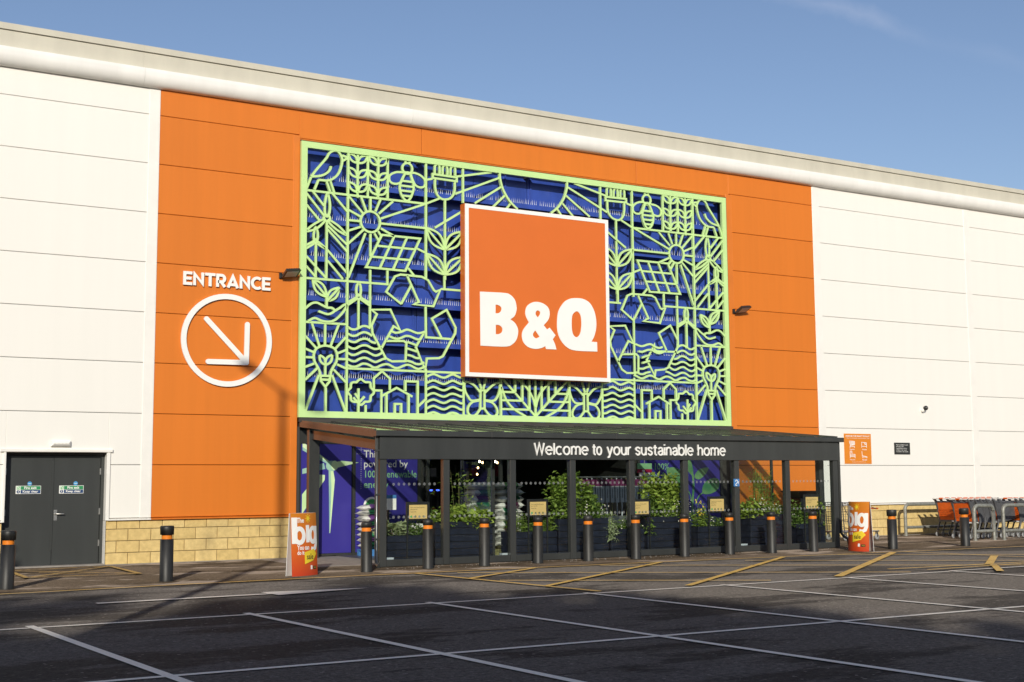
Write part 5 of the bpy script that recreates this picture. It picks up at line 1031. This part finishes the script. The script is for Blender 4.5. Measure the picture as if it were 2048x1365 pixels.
# ------------------------------------------------------------------ A boards
def aboard(label, loc, rz, bend, Wd=.62, H=1.06):
    t = thing('pavement_sign', label, 'sign', (0, 0, 0)); W[t] = (0, 0, 0)
    def mp(u, z, off=0):
        # u across the board 0..Wd, bowed towards the viewer
        s = (u/Wd-.5)*2; yb = bend*(s*s-1); return (u-Wd/2, yb+off+.06*(z/H)*1.0-.06, z)
    def grid(u0, u1, z0, z1, off, thick, n=14):
        mb = MB(); us = [u0+(u1-u0)*i/n for i in range(n+1)]
        A = [mp(u, z0, off) for u in us]+[mp(u, z1, off) for u in us]+[mp(u, z0, off+thick) for u in us]+[mp(u, z1, off+thick) for u in us]; m = n+1
        fs = []
        for i in range(n): fs += [(i, i+1, m+i+1, m+i), (2*m+i+1, 2*m+i, 3*m+i, 3*m+i+1), (m+i, m+i+1, 3*m+i+1, 3*m+i), (i+1, i, 2*m+i, 2*m+i+1)]
        fs += [(0, m, 3*m, 2*m), (m-1, 3*m-1, 4*m-1, 2*m-1)]
        return mb.add(A, fs)
    grid(0, Wd, .0, H, 0, .012).build('front_panel', 'board_print', t)
    bk = grid(0, Wd, .0, H, 0, .010); bk.v = [(a, -b+.16-.12 if False else -b+.0+.02, c) for a, b, c in bk.v]; bk.f = [tuple(reversed(f)) for f in bk.f]
    bk.v = [(a, b+.02, c) for a, b, c in bk.v]; bk.build('back_panel', 'sign_white', t)
    def dec(mb, name, mat, off):
        mb.v = [mp(v[0], v[2], off+v[1]) for v in mb.v]; mb.build(name, mat, t)
    k = Wd/.62
    def sub(pts, n=6):
        out = []
        for a, b in zip(pts[:-1], pts[1:]): out += [(a[0]+(b[0]-a[0])*i/n, a[1]+(b[1]-a[1])*i/n) for i in range(n)]
        return out+[pts[-1]]
    def flat(pts, closed, w, name, mat, off):
        dec(MB().ribbon(pts, w, 0, .003, closed), name, mat, off)
    circ = lambda cx, cz, rx, rz, n=28: [(cx+rx*cos(2*pi*i/n), cz+rz*sin(2*pi*i/n)) for i in range(n)]
    flat(sub([(.058*k, .53), (.058*k, .96)]), False, .10, 'letter_b', 'sign_white', -.0065); flat(circ(.155*k, .66, .095*k, .115), True, .075, 'letter_b', 'sign_white', -.0080)
    flat(sub([(.345*k, .545), (.345*k, .83)]), False, .075, 'letter_i', 'sign_white', -.0065)
    flat(circ(.485*k, .665, .078*k, .115), True, .07, 'letter_g', 'sign_white', -.0080); flat(sub([(.575*k, .81), (.575*k, .52), (.55*k, .45), (.50*k, .425), (.43*k, .44)]), False, .068, 'letter_g', 'sign_white', -.0065)
    dec(text('The', .10*k, .26*k, .87, .955, 0, 0, .03), 'lettering_the', 'sign_white', -.0065)
    dec(text('You can', .10*k, .37*k, .425, .505, 0, 0, .03), 'lettering_you_can', 'sign_white', -.0065); dec(text('do it', .10*k, .25*k, .345, .415, 0, 0, .03), 'lettering_do_it', 'sign_white', -.0065)
    tg = MB(); lo_ = [(.25, .19), (.47, .245), (.57, .35)]; hi_ = [(.25, .385), (.50, .435), (.57, .352)]
    def ip(L_, u):
        for p_, q_ in zip(L_[:-1], L_[1:]):
            if p_[0] <= u <= q_[0]: return p_[1]+(q_[1]-p_[1])*(u-p_[0])/(q_[0]-p_[0])
    us = [.25+.32*i/16*.9999 for i in range(17)]
    tg.add([(u*k, 0, ip(lo_, u)) for u in us]+[(u*k, 0, ip(hi_, u)) for u in us], [(i, i+1, 18+i, 17+i) for i in range(16)]); dec(tg, 'price_tag', 'yellow_print', -.0110)
    dec(text('sale', .30*k, .47*k, .265, .36, 0, 0, .012), 'lettering_sale', 'ink_black', -.0140)
    cs = (.36*k, .945); dec(MB().prism([(cs[0]+.036*k*cos(2*pi*i/16), cs[1]-.005+.038*sin(2*pi*i/16)) for i in range(16)], 0, .002, 'y'), 'sun_disc', 'yellow_print', -.0065)
    for i in range(8):
        a = 2*pi*i/8; flat([(cs[0]+.046*k*cos(a), cs[1]-.005+.048*sin(a)), (cs[0]+.066*k*cos(a), cs[1]-.005+.070*sin(a))], False, .014, 'sun_ray', 'yellow_print', -.0065)
    dec(MB().box(.40*k, .445*k, 0, .002, .10, .165), 'logo_print', 'sign_white', -.0065); dec(MB().box(.47*k, .56*k, 0, .002, .10, .15), 'logo_print', 'ink_black', -.0065); dec(text('TRADE', .485*k, .55*k, .113, .137, 0), 'logo_lettering', 'yellow_print', -.009)
    t.location = (*loc, .004); t.rotation_euler.z = rz; return t
aboard('orange sale pavement sign in front of the block plinth left of the canopy', (1.25, -4.85), radians(23), .05, .58, 1.03)
aboard('orange sale pavement sign right of the canopy beside the silver trolley', (13.86, -5.05), radians(-90), .105, .60, 1.05)
# ------------------------------------------------------------------ trolley parking
def hoop(label, x0, x1, y, h, r=.046):
    t = thing('trolley_hoop', label, 'barrier', ((x0+x1)/2, y, 0), 'galvanised hoops around the trolleys'); c = .14
    P = [(x0, y, .0), (x0, y, h-c)]+[(x0+c-c*cos(a), y, h-c+c*sin(a)) for a in [pi/2*k/6 for k in range(1, 7)]]+[(x1-c+c*sin(a), y, h-c+c*cos(a)) for a in [pi/2*k/6 for k in range(1, 7)]]+[(x1, y, h-c), (x1, y, 0)]
    MB().tube(P, r, 12).build('bent_tube', 'galvanised', t); MB().tube([(x0, y, .23), (x1, y, .23)], r*.85, 10).build('cross_rail', 'galvanised', t)
    for x in (x0, x1): MB().lathe([(r*1.3, .006), (r*1.3, .02), (r, .025)], (x, y, 0), 12).build('ground_collar', 'galvanised', t)
hoop('galvanised hoop against the wall behind the trolleys', 20.25, 22.6, -.46, .85)
hoop('galvanised hoop in front of the first trolley row', 19.45, 20.16, -3.42, .86)
hoop('galvanised hoop in front of the second trolley row at the photo edge', 20.30, 21.9, -3.60, .86)
def trolley():
    t = thing('shopping_trolley', '', 'trolley'); W[t] = (0, 0, 0); hw = .27
    for s in (-1, 1):
        y = s*hw
        MB().tube([(.02, y, .16), (.13, y*.98, .40), (.10, y*.98, .62), (.02, y, .90), (-.03, y, .97), (-.10, y, 1.0)], [.018, .024, .030, .036, .034, .022], 8).build('side_frame', 'trolley_grey', t)
        MB().tube([(.03, y, .17), (.45, y*.85, .155), (.84, y*.62, .17)], .014, 6).build('chassis_rail', 'trolley_grey', t)
        # moulded basket side: solid sheet with rims and raised ribs
        def S(u, v, o=0): return (.02+.10*v+(.83-.15*v)*u, (1-.03*v-(.22+.03*v)*u)*y+s*o, .93-.51*v+(-.05+.15*v)*u)
        b = MB(); b.add([S(0,0), S(1,0), S(1,1), S(0,1), S(0,0,.008), S(1,0,.008), S(1,1,.008), S(0,1,.008)], [(0,1,2,3),(7,6,5,4),(0,4,5,1),(1,5,6,2),(2,6,7,3),(3,7,4,0)]); b.build('basket_side', 'trolley_grey', t)
        b = MB(); b.tube([S(0,0,.006), S(1,0,.006)], .016, 6); b.tube([S(0,1,.006), S(1,1,.006)], .016, 6); b.build('side_rim', 'trolley_grey', t)
        b = MB()
        for k in range(16): b.tube([S(.03+.94*k/15, .15, .008), S(.03+.94*k/15, .85, .008)], .006, 4)
        b.build('side_ribs', 'trolley_grey', t)
    b = MB()
    for k in range(7):
        f = -1+2*k/6; b.tube([(.85, f*hw*.78, .88), (.80, f*hw*.72, .52)], .006, 4)
    b.tube([(.85, -hw*.78, .88), (.85, hw*.78, .88)], .013, 6); b.tube([(.80, -hw*.72, .52), (.80, hw*.72, .52)], .013, 6); b.build('basket_front', 'trolley_grey', t)
    b = MB()
    for k in range(8):
        f = -1+2*k/7; b.tube([(.13, f*hw*.95, .42), (.80, f*hw*.7, .52)], .006, 4)
    b.build('basket_floor', 'trolley_grey', t)
    # orange rear flap: solid upper board, slotted lower half
    def R(u, z): return (.105-.09*(z-.44)/.46, u, z)
    fl = MB()
    def q(u0, u1, z0, z1):
        p = [R(u0, z0), R(u1, z0), R(u1, z1), R(u0, z1)]; pb = [(a+.012, b_, c) for a, b_, c in p]
        fl.add(p+pb, [(3,2,1,0),(4,5,6,7),(0,1,5,4),(1,2,6,5),(2,3,7,6),(3,0,4,7)])
    q(-.235, .235, .72, .90); q(-.235, .235, .44, .50)
    for k in range(12): u = -.235+.47*k/11; q(u-.011, u+.011, .5005, .7195)
    fl.build('rear_flap', 'trolley_orange', t)
    hb = MB()
    for k in range(4): z = .54+k*.05; hb.tube([R(-.235, z), R(.235, z)], .008, 4)
    hb.build('flap_bar', 'trolley_orange', t)
    MB().box(.075, .14, -.26, .26, .385, .435).build('rear_beam', 'trolley_grey', t); MB().box(.072, .0745, -.25, -.17, .395, .425).build('label_tag', 'sign_white', t)
    MB().tube([(-.10, -hw, 1.0), (-.10, hw, 1.0)], .017, 8).build('handle', 'bag_white', t)
    MB().box(-.05, -.02, -.02, .02, .985, 1.02).build('coin_lock', 'trolley_orange', t); MB().tube([(-.10, -.06, 1.005), (-.10, .06, 1.005)], .026, 8).build('handle_grip', 'trolley_orange', t)
    for x, y in ((.03, -hw), (.03, hw), (.83, -.165), (.83, .165)):
        c = MB().lathe([(.0, -.014), (.045, -.014), (.058, -.010), (.058, .010), (.045, .014), (0, .014)], (x-.03, y, .06), 14, 'y').build('castor_wheel', 'wheel_grey', t)
        MB().box(x-.045, x+.008, y-.022, y-.016, .05, .15).build('castor_fork', 'steel', c); MB().box(x-.045, x+.008, y+.016, y+.022, .05, .15).build('castor_fork', 'steel', c)
    return t
tr0 = trolley(); first = [True]
def put(x, y, rz, lab):
    t = tr0 if first[0] else copy_tree(tr0); first[0] = False
    t.location = (x, y, .004); t.rotation_euler.z = rz; tag(t, lab, 'trolley', 'shopping trolleys nested beside the wall')
ON = ['head', 'second', 'third', 'fourth', 'fifth', 'sixth', 'seventh', 'eighth', 'ninth', 'tenth', 'eleventh', 'twelfth']
for k in range(9): put(20.75+.24*k, -1.35+random.uniform(-.02, .02), radians(random.uniform(-2, 2)), ON[k]+' shopping trolley of the row nearest the wall'+(', orange flap in full view' if k == 0 else ''))
for k in range(6): put(20.02+.235*k, -2.55+random.uniform(-.02, .02), radians(random.uniform(-2, 2)), ON[k]+' shopping trolley of the short row behind the first front hoop'+(', orange flap showing' if k == 0 else ''))
for k in range(11): put(21.72+.225*k, -2.62+random.uniform(-.02, .02), radians(random.uniform(-2, 2)), ON[k]+' grey shopping trolley of the front row at the right photo edge')
# silver goods trolley beyond the sale sign
t = thing('goods_trolley', 'silver wire goods trolley with orange handle ends behind the right sale sign', 'trolley', (17.1, -1.2, 0)); ox, oy = 16.9, -1.2
mb = MB()
for y in (oy-.3, oy+.3): mb.tube([(ox, y, .22), (ox+1.25, y, .22)], .018, 6); mb.tube([(ox+.05, y, .22), (ox, y, .95)], .015, 6); mb.tube([(ox, y, .95), (ox+.55, y, .96)], .012, 6); mb.tube([(ox+.55, y, .96), (ox+1.2, y, .78)], .010, 6); mb.tube([(ox+.6, y, .92), (ox+1.0, y, .24)], .010, 6)
for x in (0, .3, .6, .9, 1.25): mb.tube([(ox+x, oy-.3, .22), (ox+x, oy+.3, .22)], .012, 6)
mb.build('frame', 'chrome', t)
mb = MB()
for k in range(9): z = .42+k*.06; mb.tube([(ox+.02, oy-.3, z), (ox+.02, oy+.3, z)], .005, 4); mb.tube([(ox+.02, oy-.3, z), (ox+.5, oy-.3, z)], .005, 4); mb.tube([(ox+.02, oy+.3, z), (ox+.5, oy+.3, z)], .005, 4)
for k in range(7): x = ox+.02+k*.08; mb.tube([(x, oy-.3, .42), (x, oy-.3, .96)], .005, 4); mb.tube([(x, oy+.3, .42), (x, oy+.3, .96)], .005, 4)
mb.build('wire_basket', 'chrome', t)
MB().tube([(ox+1.2, oy-.34, .79), (ox+1.2, oy+.34, .79)], .02, 8).build('handle', 'trolley_orange', t)
for x, y in ((ox+.08, oy-.3), (ox+.08, oy+.3), (ox+1.17, oy-.3), (ox+1.17, oy+.3)):
    c = MB().lathe([(0, -.018), (.06, -.018), (.075, -.012), (.075, .012), (.06, .018), (0, .018)], (x, y, .079), 16, 'y').build('castor_wheel', 'wheel_grey', t); MB().box(x-.02, x+.02, y-.03, y-.022, .08, .21).build('castor_fork', 'chrome', c); MB().box(x-.02, x+.02, y+.022, y+.03, .08, .21).build('castor_fork', 'chrome', c)
hg = thing('reflection_blocker', 'unseen leafy bank added to darken the canopy glass reflections', 'reflection_blocker', (0, -85, 0)); mb = MB(); rh = random.Random(4); nx, nzz = 150, 7  # added unseen leafy bank, keeps the canopy glass from mirroring sunlit ground
vs = [(-75+150*i/nx, -85+rh.uniform(-.35, .35), 6.0*j/nzz+rh.uniform(-.15, .15)*(j > 0)) for i in range(nx+1) for j in range(nzz+1)]
vb = [(a, b-1.8, c) for a, b, c in vs]; m1 = nzz+1; o2 = len(vs)
fs = [(i*m1+j, i*m1+j+1, (i+1)*m1+j+1, (i+1)*m1+j) for i in range(nx) for j in range(nzz)]
fs = fs+[tuple(o2+k for k in reversed(f)) for f in fs]+[(i*m1+nzz, o2+i*m1+nzz, o2+(i+1)*m1+nzz, (i+1)*m1+nzz) for i in range(nx)]
mb.add(vs+vb, fs).build('blocker_foliage', 'leaf_tree', hg)
# small litter and grit along the canopy foot
gm = MB(); random.seed(33)
for k in range(420):
    x = random.uniform(3, 15); y = -3.9-abs(random.gauss(0, .35)); s = random.uniform(.004, .014)
    if k % 7 == 0: x = random.uniform(-4, 20); y = random.uniform(-12, -4); s = random.uniform(.004, .010)
    gm.add([(x-s, y-s, .005), (x+s, y-s*.6, .005), (x, y+s, .005), (x, y, .005+s)], [(0,1,3),(1,2,3),(2,0,3)])
tag(gm.build('grit', 'concrete_slab'), 'scattered pale grit and leaf scraps on the tarmac', 'grit', None, 'stuff')
# ------------------------------------------------------------------ out of frame: the lamp and trees whose shadows fall here
D = 20.0; lx, ly = 2.673-D*sin(SUN_AZ), -D*cos(SUN_AZ); lh = 3.447+D*math.tan(SUN_EL)
t = thing('car_park_lamp', 'tall twin-arm car park lamp post behind the photographer', 'lamp post', (lx, ly, 0))
MB().tube([(lx, ly, 0), (lx, ly, 1.2), (lx, ly, lh)], [.11, .10, .06], 12).build('pole', 'galvanised', t)
for s in (-1, 1):
    MB().tube([(lx, ly, lh-.05), (lx-.1*s, ly+.5*s, lh), (lx-.20*s, ly+.85*s, lh+.02)], .035, 8).build('arm', 'galvanised', t)
    MB().box(lx-.20*s-.13, lx-.20*s+.13, ly+.95*s-.2, ly+.95*s+.2, lh-.02, lh+.08).build('lamp_head', 'galvanised', t)
rt_ = random.Random(9)
def tree_proto(H, R, n, seed):
    t = thing('tree', '', 'tree'); W[t] = (0, 0, 0); rn = random.Random(seed)
    tr = MB().tube([(0, 0, 0), (.05, .03, H*.2), (-.04, .06, H*.45), (0, 0, H*.8)], [H*.03, H*.024, H*.017, H*.006], 9)
    cl = []
    for k in range(26):
        a = rn.uniform(0, 2*pi); z = H*rn.uniform(.26, .93); rr = R*(1-.75*((z/H-.55)/.5)**2)*rn.uniform(.25, .85); c = Vector((rr*cos(a), rr*sin(a), z)); cl.append((c, R*rn.uniform(.32, .5)))
        tr.tube([(0, 0, z*.72), tuple(c*.55+Vector((0, 0, z*.36))), tuple(c)], [H*.008, H*.005, H*.002], 5)
    tr.build('trunk', 'bark', t); fol = MB()
    for k in range(n):
        c, r = rn.choice(cl); d = Vector((rn.gauss(0, 1), rn.gauss(0, 1), rn.gauss(0, 1))).normalized(); p = c+d*r*rn.random()**.45
        e = Vector((rn.gauss(0, 1), rn.gauss(0, 1), rn.gauss(0, 1))).normalized(); f = e.orthogonal().normalized(); g = e.cross(f); L = R*rn.uniform(.05, .11)
        fol.add([p-f*L, p+g*L*.55, p+f*L, p-g*L*.55], [(0, 1, 2, 3)])
    fol.build('crown', 'leaf_tree', t); return t
tp = tree_proto(10.2, 4.4, 6500, 1); tp2 = tree_proto(6.2, 2.3, 3500, 2)
TS = [(-33, -33.5, 1.05), (-26.5, -33.0, 1.0), (-20.5, -32.6, 1.02), (-15.5, -33.0, 1.0), (-11.0, -33.0, .96), (-7.5, -36.0, .90), (-4.5, -39.5, .86), (-1.0, -42.5, .85), (3.0, -44.0, .85), (-18, -39, 1.0), (-11, -41, .95), (-25, -40, 1.0), (8.0, -45.5, .8), (13, -46.5, .8)]
for k, (x, y, s) in enumerate(TS):
    c = tp if k == 0 else copy_tree(tp); c.location = (x-8, y-14.4, 0); s *= .955; c.scale = (s*1.6, s*1.6, s*1.6); c.rotation_euler.z = rt_.uniform(0, 6)
    tag(c, ORD16[k]+' broadleaf tree from the left behind the photographer', 'tree', 'trees behind the photographer')
tp2.location = (-10.75, -10.2, 0); tag(tp2, 'small tree left of the photo shading the far left wall', 'tree')
